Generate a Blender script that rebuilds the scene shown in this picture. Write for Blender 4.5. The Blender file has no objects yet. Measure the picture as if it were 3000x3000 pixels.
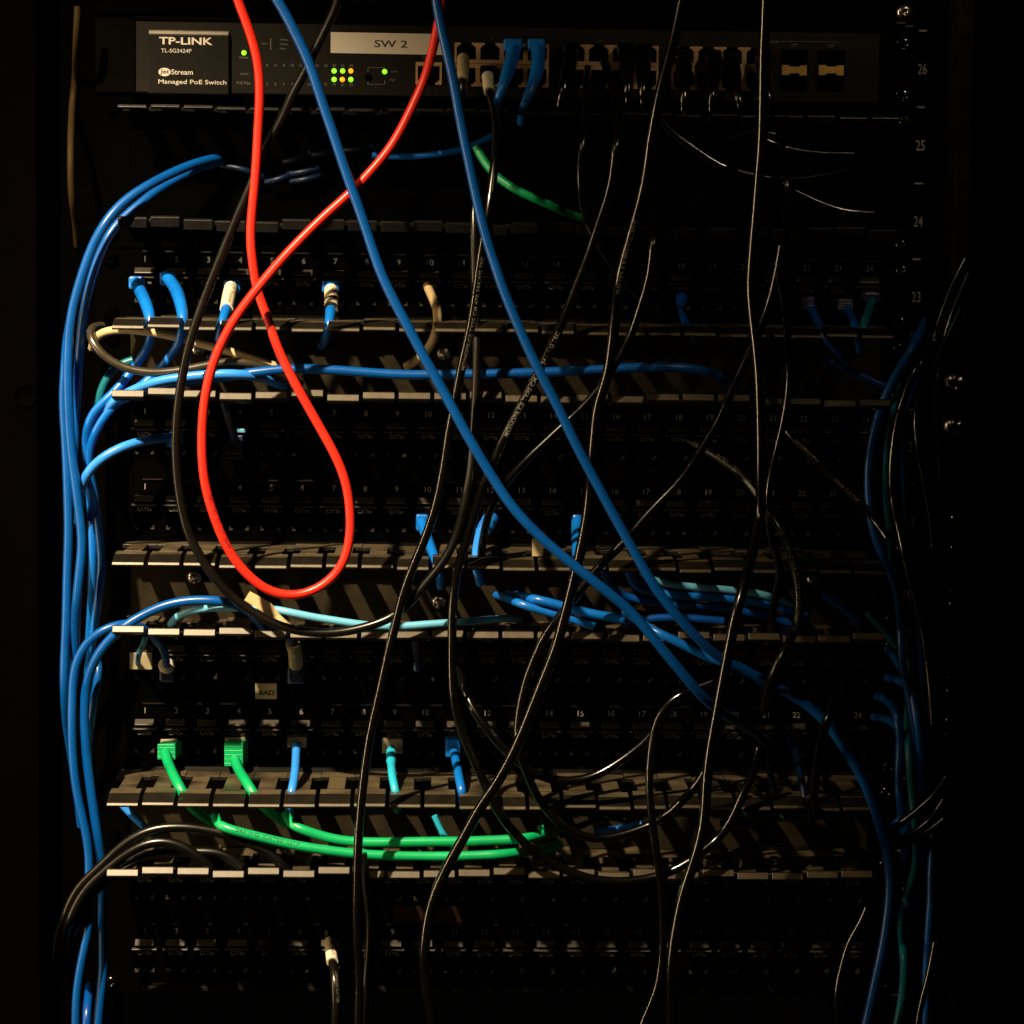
import bpy, bmesh, math, random
from mathutils import Vector, Matrix
random.seed(7)
S = 0.001                      # everything below is written in millimetres
SC = bpy.context.scene
COL = SC.collection

# ------------------------------------------------------------------ camera
CAMP = Vector((-47.938, -1440.0, 115.704)); PITCH, YAW, ROLL, FPX = -0.0891, 0.0360, 0.0132, 7147.3
_f = Vector((math.sin(YAW)*math.cos(PITCH), math.cos(YAW)*math.cos(PITCH), math.sin(PITCH)))
_r = Vector((math.cos(YAW), -math.sin(YAW), 0)); _u = _r.cross(_f)
RT = math.cos(ROLL)*_r + math.sin(ROLL)*_u; UP = -math.sin(ROLL)*_r + math.cos(ROLL)*_u; FW = _f
cam = bpy.data.cameras.new('camera'); camo = bpy.data.objects.new('camera', cam); COL.objects.link(camo)
camo.matrix_world = Matrix(((RT.x, UP.x, -FW.x, CAMP.x*S), (RT.y, UP.y, -FW.y, CAMP.y*S), (RT.z, UP.z, -FW.z, CAMP.z*S), (0, 0, 0, 1)))
cam.sensor_width = 36.0; cam.lens = 36.0*FPX/3000.0; cam.clip_start = 0.05; cam.clip_end = 50
SC.camera = camo
# ------------------------------------------------------------------ world, lamps, exposure
W = bpy.data.worlds.new('World'); SC.world = W; W.use_nodes = True
W.node_tree.nodes['Background'].inputs[0].default_value = (0.9, 0.75, 0.6, 1)
W.node_tree.nodes['Background'].inputs[1].default_value = 0.0008
SC.view_settings.view_transform = 'Standard'; SC.view_settings.look = 'None'
SC.view_settings.exposure = 0.0; SC.view_settings.gamma = 1.0
def spot(name, pos, target, watts, half_deg, blend, radius, color):
    l = bpy.data.lights.new(name, 'SPOT'); o = bpy.data.objects.new(name, l); COL.objects.link(o)
    l.energy = watts; l.spot_size = math.radians(2*half_deg); l.spot_blend = blend
    l.shadow_soft_size = radius*S; l.color = color
    p = Vector(pos)*S; t = Vector(target)*S
    o.location = p; o.rotation_euler = (t-p).to_track_quat('-Z', 'Y').to_euler()
    return o
WARM = (1.0, 0.77, 0.47)
spot('ceiling_spot_lamp', (-630, -960, 990), (-236, -40, -85), 300, 15.6, 1.0, 18, WARM)
spot('fill_lamp', (-760, -1000, 900), (110, 0, 40), 2.6, 30, 0.6, 40, WARM)  # added weak fill from the key side, not a real fitting
spot('glint_lamp', (620, -1150, 1050), (150, 0, 215), 11.0, 8.2, 1.0, 25, WARM)  # added narrow spot, only for glints on the sagging upper right cables
al = bpy.data.lights.new('left_strip_lamp', 'AREA'); alo = bpy.data.objects.new('left_strip_lamp', al); COL.objects.link(alo)  # tall narrow source at far left, unseen; draws long glints on vertical cables
al.shape = 'RECTANGLE'; al.size = .035; al.size_y = 1.3; al.energy = 13.0; al.color = (1.0, .70, .36)
_p = Vector((-1500, -620, 60))*S; alo.location = _p
alo.rotation_euler = (Vector((0, -60, -60))*S-_p).to_track_quat('-Z', 'Y').to_euler()

# ------------------------------------------------------------------ pixel helper (design only): 3000 px photograph -> point on plane Y
def at(px, py, Y):
    d = FW + RT*((px-1500)/FPX) - UP*((py-1500)/FPX)
    return CAMP + d*((Y-CAMP.y)/d.y)
def sstep(a, b, x):
    t = min(1, max(0, (x-a)/(b-a))); return t*t*(3-2*t)

# ------------------------------------------------------------------ materials
def mat(name, col, rough=0.45, metal=0.0, spec=0.5, var=0.15, nscale=60, bump=0.0, rvar=0.08, coat=0.0, dust=None):
    m = bpy.data.materials.new(name); m.use_nodes = True
    n = m.node_tree.nodes; L = m.node_tree.links; b = n['Principled BSDF']
    b.inputs['Metallic'].default_value = metal; b.inputs['Specular IOR Level'].default_value = spec
    b.inputs['Coat Weight'].default_value = coat
    tc = n.new('ShaderNodeTexCoord'); nz = n.new('ShaderNodeTexNoise')
    nz.inputs['Scale'].default_value = nscale; nz.inputs['Detail'].default_value = 6; nz.inputs['Roughness'].default_value = 0.65
    L.new(tc.outputs['Object'], nz.inputs['Vector'])
    cr = n.new('ShaderNodeValToRGB'); e = cr.color_ramp.elements
    e[0].position = 0.3; e[1].position = 0.72
    e[0].color = (*[c*(1-var) for c in col], 1); e[1].color = (*[min(1, c*(1+var)) for c in col], 1)
    L.new(nz.outputs['Fac'], cr.inputs['Fac']); L.new(cr.outputs['Color'], b.inputs['Base Color'])
    mr = n.new('ShaderNodeMapRange'); mr.inputs['To Min'].default_value = max(.03, rough-rvar); mr.inputs['To Max'].default_value = min(1, rough+rvar)
    L.new(nz.outputs['Fac'], mr.inputs['Value']); L.new(mr.outputs['Result'], b.inputs['Roughness'])
    if dust:       # settled dust on level surfaces
        ge = n.new('ShaderNodeNewGeometry'); sx = n.new('ShaderNodeSeparateXYZ'); L.new(ge.outputs['Normal'], sx.inputs[0])
        dm = n.new('ShaderNodeMapRange'); dm.inputs['From Min'].default_value = .965; dm.inputs['From Max'].default_value = .999
        L.new(sx.outputs['Z'], dm.inputs['Value'])
        n3 = n.new('ShaderNodeTexNoise'); n3.inputs['Scale'].default_value = 45; n3.inputs['Detail'].default_value = 5; L.new(tc.outputs['Object'], n3.inputs['Vector'])
        m3 = n.new('ShaderNodeMapRange'); m3.inputs['From Min'].default_value = .28; m3.inputs['From Max'].default_value = .6; L.new(n3.outputs['Fac'], m3.inputs['Value'])
        mu = n.new('ShaderNodeMath'); mu.operation = 'MULTIPLY'; L.new(dm.outputs['Result'], mu.inputs[0]); L.new(m3.outputs['Result'], mu.inputs[1])
        mx = n.new('ShaderNodeMix'); mx.data_type = 'RGBA'; L.new(mu.outputs[0], mx.inputs['Factor']); L.new(cr.outputs['Color'], mx.inputs[6]); mx.inputs[7].default_value = (*dust, 1)
        L.new(mx.outputs[2], b.inputs['Base Color'])
    if bump:
        bp = n.new('ShaderNodeBump'); bp.inputs['Strength'].default_value = bump; bp.inputs['Distance'].default_value = 0.0004
        n2 = n.new('ShaderNodeTexNoise'); n2.inputs['Scale'].default_value = nscale*9; n2.inputs['Detail'].default_value = 4
        L.new(tc.outputs['Object'], n2.inputs['Vector'])
        L.new(n2.outputs['Fac'], bp.inputs['Height']); L.new(bp.outputs['Normal'], b.inputs['Normal'])
    return m
def glow(name, col, strength):
    m = bpy.data.materials.new(name); m.use_nodes = True; b = m.node_tree.nodes['Principled BSDF']
    b.inputs['Base Color'].default_value = (*col, 1); b.inputs['Emission Color'].default_value = (*col, 1); b.inputs['Emission Strength'].default_value = strength
    return m
M = {
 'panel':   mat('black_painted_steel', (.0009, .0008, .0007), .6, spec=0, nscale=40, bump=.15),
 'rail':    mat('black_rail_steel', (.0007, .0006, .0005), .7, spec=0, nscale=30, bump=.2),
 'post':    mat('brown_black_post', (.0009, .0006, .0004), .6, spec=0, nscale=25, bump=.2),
 'finger':  mat('dusty_black_plastic', (.0075, .006, .004), .38, spec=.5, var=.45, nscale=130, bump=.10, rvar=.06, dust=(.095, .075, .044)),
 'edge':    mat('lit_edge_plastic', (.062, .047, .026), .36, spec=.6, var=.25, nscale=200, bump=.08, rvar=.06),  # painted highlight: paler tone for the finger edges that catch the light
 'rib':     mat('satin_black_rib', (.003, .0026, .0021), .42, spec=.07, var=.3, nscale=60),
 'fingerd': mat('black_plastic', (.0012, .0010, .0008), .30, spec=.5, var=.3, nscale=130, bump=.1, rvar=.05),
 'backpl':  mat('manager_back_plastic', (.018, .0145, .0092), .5, spec=.02, var=.3, nscale=70, bump=.15),
 'jack':    mat('jack_plastic', (.0008, .0007, .0006), .5, spec=0, var=.3, nscale=160),
 'tab':     mat('lit_face_jack_plastic', (.028, .023, .016), .4, spec=.5, var=.3, nscale=160),  # jack plastic lightened on its light-catching faces; brightness put into the colour
 'dark':    mat('port_dark', (.0008, .0008, .0008), .6, spec=0),
 'print':   mat('white_print', (.20, .19, .165), .6, var=.3, nscale=500),
 'railprint': mat('white_rail_print', (.27, .26, .235), .6, var=.2, nscale=500),
 'brandprint': mat('white_brand_print', (.62, .58, .50), .6, var=.15, nscale=500),
 'faint':   mat('shade_dark_blue_pvc', (.0006, .007, .028), .4, spec=.3, var=.1),  # blue jacket darkened to near black; the shade is put into the colour
 'postr':   mat('scuffed_brown_post', (.007, .0045, .0018), .5, spec=.04, var=.6, nscale=60, bump=.6),
 'greyprint': mat('grey_print', (.13, .12, .10), .6, var=.3, nscale=500),
 'inkblack': mat('black_ink', (.012, .011, .010), .6),
 'inkred':  mat('dark_print_on_red', (.16, .008, .006), .6, var=.4, nscale=600),
 'switch':  mat('switch_face', (.0095, .0080, .0058), .5, spec=.12, var=.12, nscale=200, bump=.1),
 'bezel':   mat('switch_bezel', (.0022, .0019, .0015), .5, spec=0),
 'brandpl': mat('brand_plate', (.0062, .0054, .004), .42, spec=.15, var=.15, nscale=200, bump=.1),
 'brandtop': mat('brand_plate_edge', (.20, .18, .14), .4, var=.25, nscale=200),
 'brass':   mat('port_shield_metal', (.46, .29, .15), .5, metal=.1, var=.2, nscale=90),
 'gold':    mat('cage_gold', (.62, .38, .09), .45, metal=.1, var=.15, nscale=90),
 'steel':   mat('nickel_screw', (.55, .52, .47), .25, metal=1.0),
 'blackscrew': mat('black_oxide_screw', (.0015, .0015, .0015), .13, spec=.5),
 'paper':   mat('paper_label', (.66, .61, .52), .7, var=.05, nscale=80, bump=.1),
 'yellow':  mat('aged_label', (.36, .30, .17), .6, var=.15, nscale=80),
 'sleeve':  mat('label_sleeve_paper', (.72, .64, .48), .5, var=.1, nscale=90, bump=.1),
 'red':     mat('red_pvc', (.72, .022, .010), .36, spec=.5, var=.08, nscale=50, bump=.06),
 'blue':    mat('blue_pvc', (.0007, .074, .33), .31, spec=.55, var=.12, nscale=50, bump=.06),
 'blue2':   mat('deep_blue_pvc', (.0008, .060, .33), .32, spec=.5, var=.12, nscale=50, bump=.06),
 'bluel':   mat('light_blue_pvc', (.03, .25, .88), .34, spec=.5, var=.1, nscale=50, bump=.06),
 'blueb':   mat('blue_boot', (.003, .145, .60), .32, spec=.6, var=.12, nscale=90, bump=.12),
 'cyan':    mat('cyan_pvc', (.02, .42, .66), .34, spec=.5, var=.1, nscale=50, bump=.06),
 'pale':    mat('pale_blue_pvc', (.12, .42, .66), .34, spec=.5, var=.1, nscale=50, bump=.06),
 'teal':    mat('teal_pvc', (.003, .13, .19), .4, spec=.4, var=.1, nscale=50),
 'green':   mat('green_pvc', (.003, .36, .125), .34, spec=.5, var=.1, nscale=50, bump=.08),
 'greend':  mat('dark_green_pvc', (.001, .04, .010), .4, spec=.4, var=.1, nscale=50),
 'black':   mat('black_pvc', (.0018, .0015, .0011), .16, spec=1.0, var=.25, nscale=60, bump=.05),
 'blackd':  mat('matt_black_pvc', (.0042, .0035, .0026), .26, spec=.5, var=.25, nscale=60, bump=.05),
 'blackg':  mat('glossy_black_pvc', (.0022, .0018, .0013), .30, spec=.6, var=.25, nscale=60, bump=.05),
 'olive':   mat('olive_black_pvc', (.030, .025, .014), .30, spec=.9, var=.3, nscale=60, bump=.05),  # greyish black base, paler than the other black jackets
 'jackprint': mat('raised_jack_print', (.12, .115, .10), .55, var=.7, nscale=350),
 'faintprint': mat('shaded_print', (.05, .047, .04), .6, var=.5, nscale=500),  # print darkened for the shaded panels; the shade is in the colour
 'tan':     mat('beige_pvc', (.50, .38, .20), .42, spec=.4, var=.1, nscale=50),
 'tand':    mat('tan_cord', (.026, .0155, .005), .55, spec=.08, var=.15, nscale=50),
 'navy':    mat('grey_blue_boot', (.012, .018, .06), .4, spec=.5, var=.2, nscale=90),
 'clear':   mat('clear_plug', (.30, .25, .17), .18, spec=.8, var=.2, nscale=150, coat=.3),
 'ledg':    glow('green_led', (.25, 1.0, .02), 1.6),
 'ledo':    glow('amber_led', (1.0, .33, .01), 1.5),
}
# ------------------------------------------------------------------ mesh helpers
class MB:
    def __init__(self): self.v = []; self.f = []; self.sm = []
    def add(self, vs, fs, smooth=False):
        k = len(self.v); self.v += [Vector(p) for p in vs]
        self.f += [[i+k for i in f] for f in fs]; self.sm += [smooth]*len(fs); return self
    def box(self, x0, x1, y0, y1, z0, z1):
        return self.add([(x, y, z) for z in (z0, z1) for y in (y0, y1) for x in (x0, x1)],
            [(0, 2, 3, 1), (4, 5, 7, 6), (0, 1, 5, 4), (2, 6, 7, 3), (0, 4, 6, 2), (1, 3, 7, 5)])
    def prism(self, prof, x0, x1):           # prof: (y,z) loop, extruded along X
        n = len(prof); vs = [(x0, y, z) for y, z in prof]+[(x1, y, z) for y, z in prof]
        fs = [tuple(range(n)), tuple(range(2*n-1, n-1, -1))]+[(i, i+n, (i+1) % n+n, (i+1) % n) for i in range(n)]
        return self.add(vs, fs)
    def lathe(self, c, axis, prof, seg=20):  # prof: (radius, height along axis)
        a = Vector(axis).normalized(); u = a.orthogonal().normalized(); w = a.cross(u); c = Vector(c)
        vs = []; fs = []
        for r, h in prof:
            for k in range(seg):
                t = 2*math.pi*k/seg; vs.append(c+a*h+(u*math.cos(t)+w*math.sin(t))*r)
        for i in range(len(prof)-1):
            for k in range(seg):
                fs.append((i*seg+k, i*seg+(k+1) % seg, (i+1)*seg+(k+1) % seg, (i+1)*seg+k))
        fs.append(tuple(range(seg))[::-1]); fs.append(tuple((len(prof)-1)*seg+k for k in range(seg)))
        return self.add(vs, fs, True)
    def build(self, name, m, parent=None, origin=None, bevel=0, seg=2):
        o = Vector(origin) if origin is not None else (Vector(parent['_o']) if parent else Vector((0, 0, 0)))
        me = bpy.data.meshes.new(name)
        me.from_pydata([((p-o)*S)[:] for p in self.v], [], self.f); me.update()
        for p, s in zip(me.polygons, self.sm): p.use_smooth = s
        bm = bmesh.new(); bm.from_mesh(me); bmesh.ops.recalc_face_normals(bm, faces=bm.faces); bm.to_mesh(me); bm.free()
        me.materials.append(M[m] if isinstance(m, str) else m)
        ob = bpy.data.objects.new(name, me); COL.objects.link(ob)
        if parent: ob.parent = parent
        else: ob.location = o*S
        ob['_o'] = list(o)
        if bevel:
            b = ob.modifiers.new('bevel', 'BEVEL'); b.width = bevel*S; b.segments = seg; b.limit_method = 'ANGLE'; b.angle_limit = math.radians(30)
        return ob
def thing(name, label, cat, loc=(0, 0, 0), group=None):
    o = bpy.data.objects.new(name, None); COL.objects.link(o); o.location = Vector(loc)*S; o.empty_display_size = .02
    o['_o'] = list(loc); o['label'] = label; o['category'] = cat
    if group: o['group'] = group
    return o
_tc = {}
def textdata(s, bold=0.0):
    if (s, bold) in _tc: return _tc[(s, bold)]
    c = bpy.data.curves.new('t', 'FONT'); c.body = s; c.size = 1.0; c.offset = bold; c.resolution_u = 3
    o = bpy.data.objects.new('t', c); COL.objects.link(o)
    dg = bpy.context.evaluated_depsgraph_get(); me = bpy.data.meshes.new_from_object(o.evaluated_get(dg))
    vs = [Vector((v.co.x, v.co.y, 0)) for v in me.vertices]; fs = [tuple(p.vertices) for p in me.polygons]
    x0 = min(v.x for v in vs); x1 = max(v.x for v in vs); y0 = min(v.y for v in vs); y1 = max(v.y for v in vs)
    vs = [((v.x-x0), (v.y-y0)) for v in vs]
    bpy.data.objects.remove(o); bpy.data.curves.remove(c); bpy.data.meshes.remove(me)
    _tc[(s, bold)] = (vs, fs, x1-x0, y1-y0); return _tc[(s, bold)]
def put_text(mb, s, cx, cz, y, h=None, w=None, bold=0.0, shear=0.0):   # flat text facing the camera side (-Y), centred
    vs, fs, tw, th = textdata(s, bold)
    sx = w/tw if w else h/th; sz = h/th if h else sx
    mb.add([(cx+(a-tw/2)*sx+shear*(b-th/2)*sz, y, cz+(b-th/2)*sz) for a, b in vs], fs)
def text_px(mb, s, x0, y0, x1, y1, Y, bold=0.0):     # box given in photo pixels, laid on the plane Y
    a = at(x0, y0, Y); b = at(x1, y1, Y); c = (a+b)/2
    put_text(mb, s, c.x, c.z, Y, abs(a.z-b.z), abs(b.x-a.x), bold)

# ================================================================== RACK
UH = 44.45
EAR = at(2677, 500, -2).x
def utop(u): return 6.0+(u-20)*UH      # top of rack unit u
rack = thing('server_rack', 'tall black equipment rack frame with numbered rails holding all the gear', 'rack', (0, 0, -420))
def rail(x0, x1, y0, side):
    m = MB(); m.box(x0, x1, y0, y0+2.2, -430, 430)
    m.box(x1-2.2 if side < 0 else x0, x1 if side < 0 else x0+2.2, y0+2.2, y0+40, -430, 430)
    return m.build('mounting_rail', 'rail', rack, bevel=.4)
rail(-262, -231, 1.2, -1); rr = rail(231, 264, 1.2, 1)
pm = MB()
for u in range(12, 29):
    zc = utop(u)-UH/2
    put_text(pm, str(u), at(2702, 215, .9).x, zc, .9, 6.3, 5.4, .012)
    pm.box(at(2686, 322, .9).x, at(2709, 322, .9).x, .85, 1.1, utop(u)-.55, utop(u)+.55)
pm.build('rail_marking', 'railprint', rr)
# outer posts with square holes edges, side and rear panels
m = MB(); xa = at(112, 1500, -12).x; m.box(xa-60, xa, -12, -9, -430, 430); m.box(xa-3, xa, -9, 40, -430, 430); m.box(xa-60, xa-57, -9, 500, -430, 430)
m.build('corner_post', 'post', rack, bevel=1.2)
hm = MB()
for k in (0,):
    c = at(74, 1160, -12.3); hm.lathe((c.x, -12.1, c.z+k*3*UH), (0, -1, 0), [(6.8, 0), (6.8, .9), (6.1, 1.1), (5.9, .2)], 28)
hm.build('post_hole_rim', 'rail', rack)
m = MB(); xb = at(2812, 0, -30).x; m.box(xb, xb+9, -30, 20, 85, 430); m.build('edge_strip', 'postr', rack, bevel=1.0)
m = MB(); m.box(xb+13, xb+75, -22, -19, -430, 430); m.box(xb+11, xb+14, -19, 500, -430, 430)
m.build('corner_post', 'post', rack, bevel=1.0)
m = MB(); m.box(at(165, 600, 60).x, at(226, 600, 60).x, 58, 60, -430, 430); m.build('inner_flange', 'postr', rack)
m = MB(); m.box(-360, 380, 520, 523, -450, 450); m.build('rear_panel', 'rail', rack)
sm = MB()
for (px, py) in ((2788, 1115), (2785, 1245)):
    c = at(px, py, -20); sm.lathe(c, (-.75, -.62, .15), [(5.2, -6), (5.2, -3), (3.6, -2.6), (3.6, 1), (5.4, 1.2), (5.2, 2.6), (3.8, 4.1), (1.6, 4.9), (.2, 5.1)], 24)
sm.build('thumb_screw', 'steel', rack)
sm = MB()
for i, (px, py) in enumerate(((2793, 1515), (2792, 1603), (2789, 1730), (2786, 1768), (2785, 1857), (2781, 1982), (2778, 2022), (2776, 2108), (2775, 2149), (2774, 2234))):
    c = at(px, py, 0); sm.lathe((c.x, 0, c.z), (-.3, -1, .2), [(1.5, -1), (1.5, .4), (.9, 1.0), (.1, 1.2)], 12)
sm.build('hole_glint_bead', 'steel', rack)  # steel beads added as the glints of the rail's hole edges

def dome_screw(parent, x, z, y, r=4.3, m='blackscrew'):
    mb = MB(); mb.lathe((x, y, z), (0, -1, 0), [(r, 0), (r, .8), (r*.93, 1.6), (r*.75, 2.4), (r*.45, 3.0), (r*.3, 3.1), (r*.28, 2.2), (.05, 2.2)], 24)
    return mb.build('screw', m, parent)

# ================================================================== SWITCH and the unit above it
zs = utop(26)
sw = thing('network_switch', 'grey rack switch with lit green and amber LEDs and a white SW 2 sticker', 'network switch', (0, 0, zs-UH+1))
F = -7.0
xl = at(395, 180, F).x; xr = at(2578, 200, F).x; z0 = zs-UH+.8; z1 = zs-.8
m = MB(); m.box(xl, xr, F, 240, z0, z1-1.5); 
# RJ45 banks are separate shields set in front of recessed blocks
m.build('body', 'switch', sw, bevel=.6)
m = MB(); m.box(xl-.5, xr+.5, F-1.6, F+6, z1-1.5, z1+.6); m.box(xl-.5, xr+.5, F-1.6, F+6, z0-.9, z0+.3); m.box(xr-.4, xr+4.0, F-1.2, 8, z0, z1-1.5); m.box(xl-4, xl+.4, F-1.2, 8, z0, z1-1.5)
m.build('bezel', 'bezel', sw, bevel=.5)
for e0, e1 in ((xr+4.0, EAR), (-241, xl-4)):
    m = MB(); m.box(e0, e1, -2.4, .6, z0, z1); m.build('mounting_ear', 'bezel', sw, bevel=.4)
for (px, py) in ((2648, 133), (2646, 285)):
    c = at(px, py, -2.5); dome_screw(sw, c.x, c.z, -2.4, 6.2)
# brand plate
a = at(436, 88, F); b = at(672, 286, F)
m = MB(); m.prism([(F, b.z), (F-3.2, b.z+1.5), (F-3.2, a.z-2.6), (F, a.z-.4)], a.x, b.x)
bp = m.build('brand_plate', 'brandpl', sw, bevel=.5)
m = MB(); m.prism([(F-3.3, a.z-2.5), (F-2.6, a.z-.6), (F, a.z+.2), (F, a.z-2.5)], a.x+.3, b.x-.3); m.build('plate_edge', 'brandtop', sw, bevel=.3)
t = MB(); Y = F-3.35
text_px(t, 'TP-LINK', 466, 108, 623, 132, Y, .022); text_px(t, 'Managed PoE Switch', 464, 232, 663, 252, Y, .004)
text_px(t, 'Stream', 502, 203, 565, 219, Y, .008)
c = at(482, 211, Y); rx = abs(at(500, 211, Y).x-at(464, 211, Y).x)/2; rz = 2.4
t.add([(c.x, Y, c.z)]+[(c.x+rx*math.cos(k*math.pi/12), Y, c.z+rz*math.sin(k*math.pi/12)) for k in range(24)], [(0, k+1, (k+1) % 24+1) for k in range(24)])
text_px(t, 'TL-SG3424P', 472, 142, 561, 155, Y, .0)
t.build('lettering', 'brandprint', bp)
t = MB(); text_px(t, 'Jet', 469, 203, 495, 219, Y-.15, .01); t.build('dark_lettering', 'inkblack', bp)
# LED field
t = MB(); Y = F-.12
def small(s, cx, cy, hpx, bold=0): 
    c = at(cx, cy, Y); put_text(t, s, c.x, c.z, Y, hpx/5.0, None, bold)
small('Power', 715, 168, 7); small('System', 716, 217, 8); small('PoE Max', 714, 243, 8)
small('Speed', 775, 128, 7); small('1000Mbps', 832, 117, 6); small('100Mbps', 832, 130, 6); small('10Mbps', 828, 143, 6)
for k in range(12):
    x = 979+(k-9)*24.6
    small(str(2*k+2), x, 192+.006*(x-979), 8); small(str(2*k+1), x, 248+.006*(x-979), 8)
small('Speed', 1155, 210, 7); small('PoE', 1150, 234, 7); small('Console', 1256, 168, 8)
for (x0, y0, x1, y1) in ((1077, 197, 1079, 210), (1077, 197, 1128, 199), (1077, 246, 1128, 248), (1077, 236, 1079, 248), (1126, 236, 1128, 248), (792, 112, 794, 146)):
    a = at(x0, y0, Y); b = at(x1, y1, Y); t.box(a.x, b.x, Y-.05, Y+.05, b.z, a.z)
t.build('face_lettering', 'greyprint', sw)
lp = [(715, 155, 0), (979, 208, 0), (1004, 208, 0), (1028, 208, 1), (979, 233, 0), (1003, 233, 1), (1028, 233, 0), (1127, 210, 0)]
for (px, py, k) in lp:
    c = at(px, py, F); m = MB(); m.lathe((c.x, F, c.z), (0, -1, 0), [(1.45, 0), (1.45, .5), (1.1, 1.0), (.5, 1.25), (.05, 1.3)], 16); m.build('led', 'ledo' if k else 'ledg', sw)
c = at(1079, 227, F); m = MB(); m.lathe((c.x, F, c.z), (0, -1, 0), [(2.2, 0), (2.2, .4), (1.6, .5), (1.5, .1), (.05, .1)], 16); m.build('mode_button', 'dark', sw)
# SW 2 sticker
a = at(969, 94, F-.3); b = at(1300, 160, F-.3)
m = MB(); m.add([(a.x, F-.3, a.z), (b.x, F-.3, at(1300, 100, F).z), (b.x, F-.3, b.z-.2), (a.x, F-.3, at(969, 155, F).z)]+[(a.x, F-.02, a.z), (b.x, F-.02, at(1300, 100, F).z), (b.x, F-.02, b.z-.2), (a.x, F-.02, at(969, 155, F).z)], [(0, 1, 2, 3), (4, 7, 6, 5), (0, 4, 5, 1), (1, 5, 6, 2), (2, 6, 7, 3), (3, 7, 4, 0)])
st = m.build('sticker', 'paper', sw); t = MB(); text_px(t, 'SW 2', 1097, 117, 1193, 140, F-.42, .006); t.build('sticker_lettering', 'inkblack', st)
# ports: brass shield plates with RJ45 openings
def shield_port(mb, dk, xc, zc, w, h, flip):     # frame around an opening with the stepped latch side
    t = 1.25; s = -1 if flip else 1
    y0, y1 = F-1.3, F-.1
    mb.box(xc-w/2, xc-w/2+t, y0, y1, zc-h/2, zc+h/2); mb.box(xc+w/2-t, xc+w/2, y0, y1, zc-h/2, zc+h/2)
    for sg in (-1, 1):                            # steps at the latch side
        xa, xb2 = sorted((xc+sg*(w/2-t), xc+sg*(w/2-t-2.4))); za, zb = sorted((zc+s*h/2, zc+s*(h/2-1.3))); mb.box(xa, xb2, y0, y1, za, zb)
        xa, xb2 = sorted((xc+sg*(w/2-t), xc+sg*(w/2-t-1.0))); za, zb = sorted((zc+s*(h/2-1.3), zc+s*(h/2-2.4))); mb.box(xa, xb2, y0, y1, za, zb)
    za, zb = sorted((zc-s*h/2, zc-s*(h/2-2.2))); mb.box(xc-w/2+t, xc+w/2-t, y0, y1, za, zb)
    dk.box(xc-w/2+t, xc+w/2-t, F-.5, F-.05, zc-h/2, zc+h/2)
zt = at(1500, 127, F).z; zm = at(1500, 189, F).z; zb_ = at(1500, 256, F).z
for g0, g1 in ((1331, 1608), (1648, 1929), (1967, 2250)):
    a = at(g0, 190, F).x; b = at(g1, 190, F).x; w = (b-a)/4
    mb = MB(); dk = MB()
    for k in range(4):
        xc = a+w*(k+.5)
        shield_port(mb, dk, xc, (zt+zm)/2, w*.995, zt-zm-.3, False); shield_port(mb, dk, xc, (zm+zb_)/2, w*.995, zm-zb_-.3, True)
    pb = mb.build('port_bank', 'brass', sw); dk.build('port_opening', 'dark', pb)
a = at(1218, 182, F); b = at(1294, 249, F); mb = MB(); dk = MB(); shield_port(mb, dk, (a.x+b.x)/2, (a.z+b.z)/2, b.x-a.x, a.z-b.z, True)
mb.box(a.x+1.3, b.x-1.3, F-1.3, F-.1, a.z-2.1, a.z-.05) if False else None
pb = mb.build('console_port', 'brass', sw); dk.build('port_opening', 'dark', pb)
for x0, x1, y0, y1 in ((2291, 2361, 145, 266), (2399, 2469, 147, 268)):
    a = at(x0, y0, F); b = at(x1, y1, F); zc = (a.z+b.z)/2
    dk = MB(); dk.box(a.x-.5, b.x+.5, F-.6, F-.05, b.z, a.z); cg = dk.build('fibre_cage', 'dark', sw, bevel=.2)
    g = MB(); w = b.x-a.x; zc = (at(x0, 205, F).z)
    g.box(a.x, a.x+w*.3, F-1.6, F-.7, zc-3.0, zc+2.8); g.box(b.x-w*.28, b.x, F-1.6, F-.7, zc-3.1, zc+2.7); g.box(a.x+w*.3, b.x-w*.28, F-1.5, F-.7, zc-1.9, zc+1.9)
    g.build('cage_plate', 'gold', cg)
    g = MB(); g.box(a.x-1.0, a.x-.5, F-1.2, F-.05, b.z, a.z); g.build('cage_edge', 'switch', cg)
t = MB(); Y = F-.12
small('1', 1440, 113, 8); small('13', 1757, 119, 8); small('15', 1826, 121, 8); small('Combo', 2270, 122, 7); small('25F', 2327, 132, 9); small('26F', 2436, 134, 9)
a = at(2290, 121, Y); b = at(2466, 124, Y); t.box(a.x, b.x, Y-.05, Y+.05, b.z+.2, a.z)
t.build('port_lettering', 'greyprint', sw)

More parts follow.
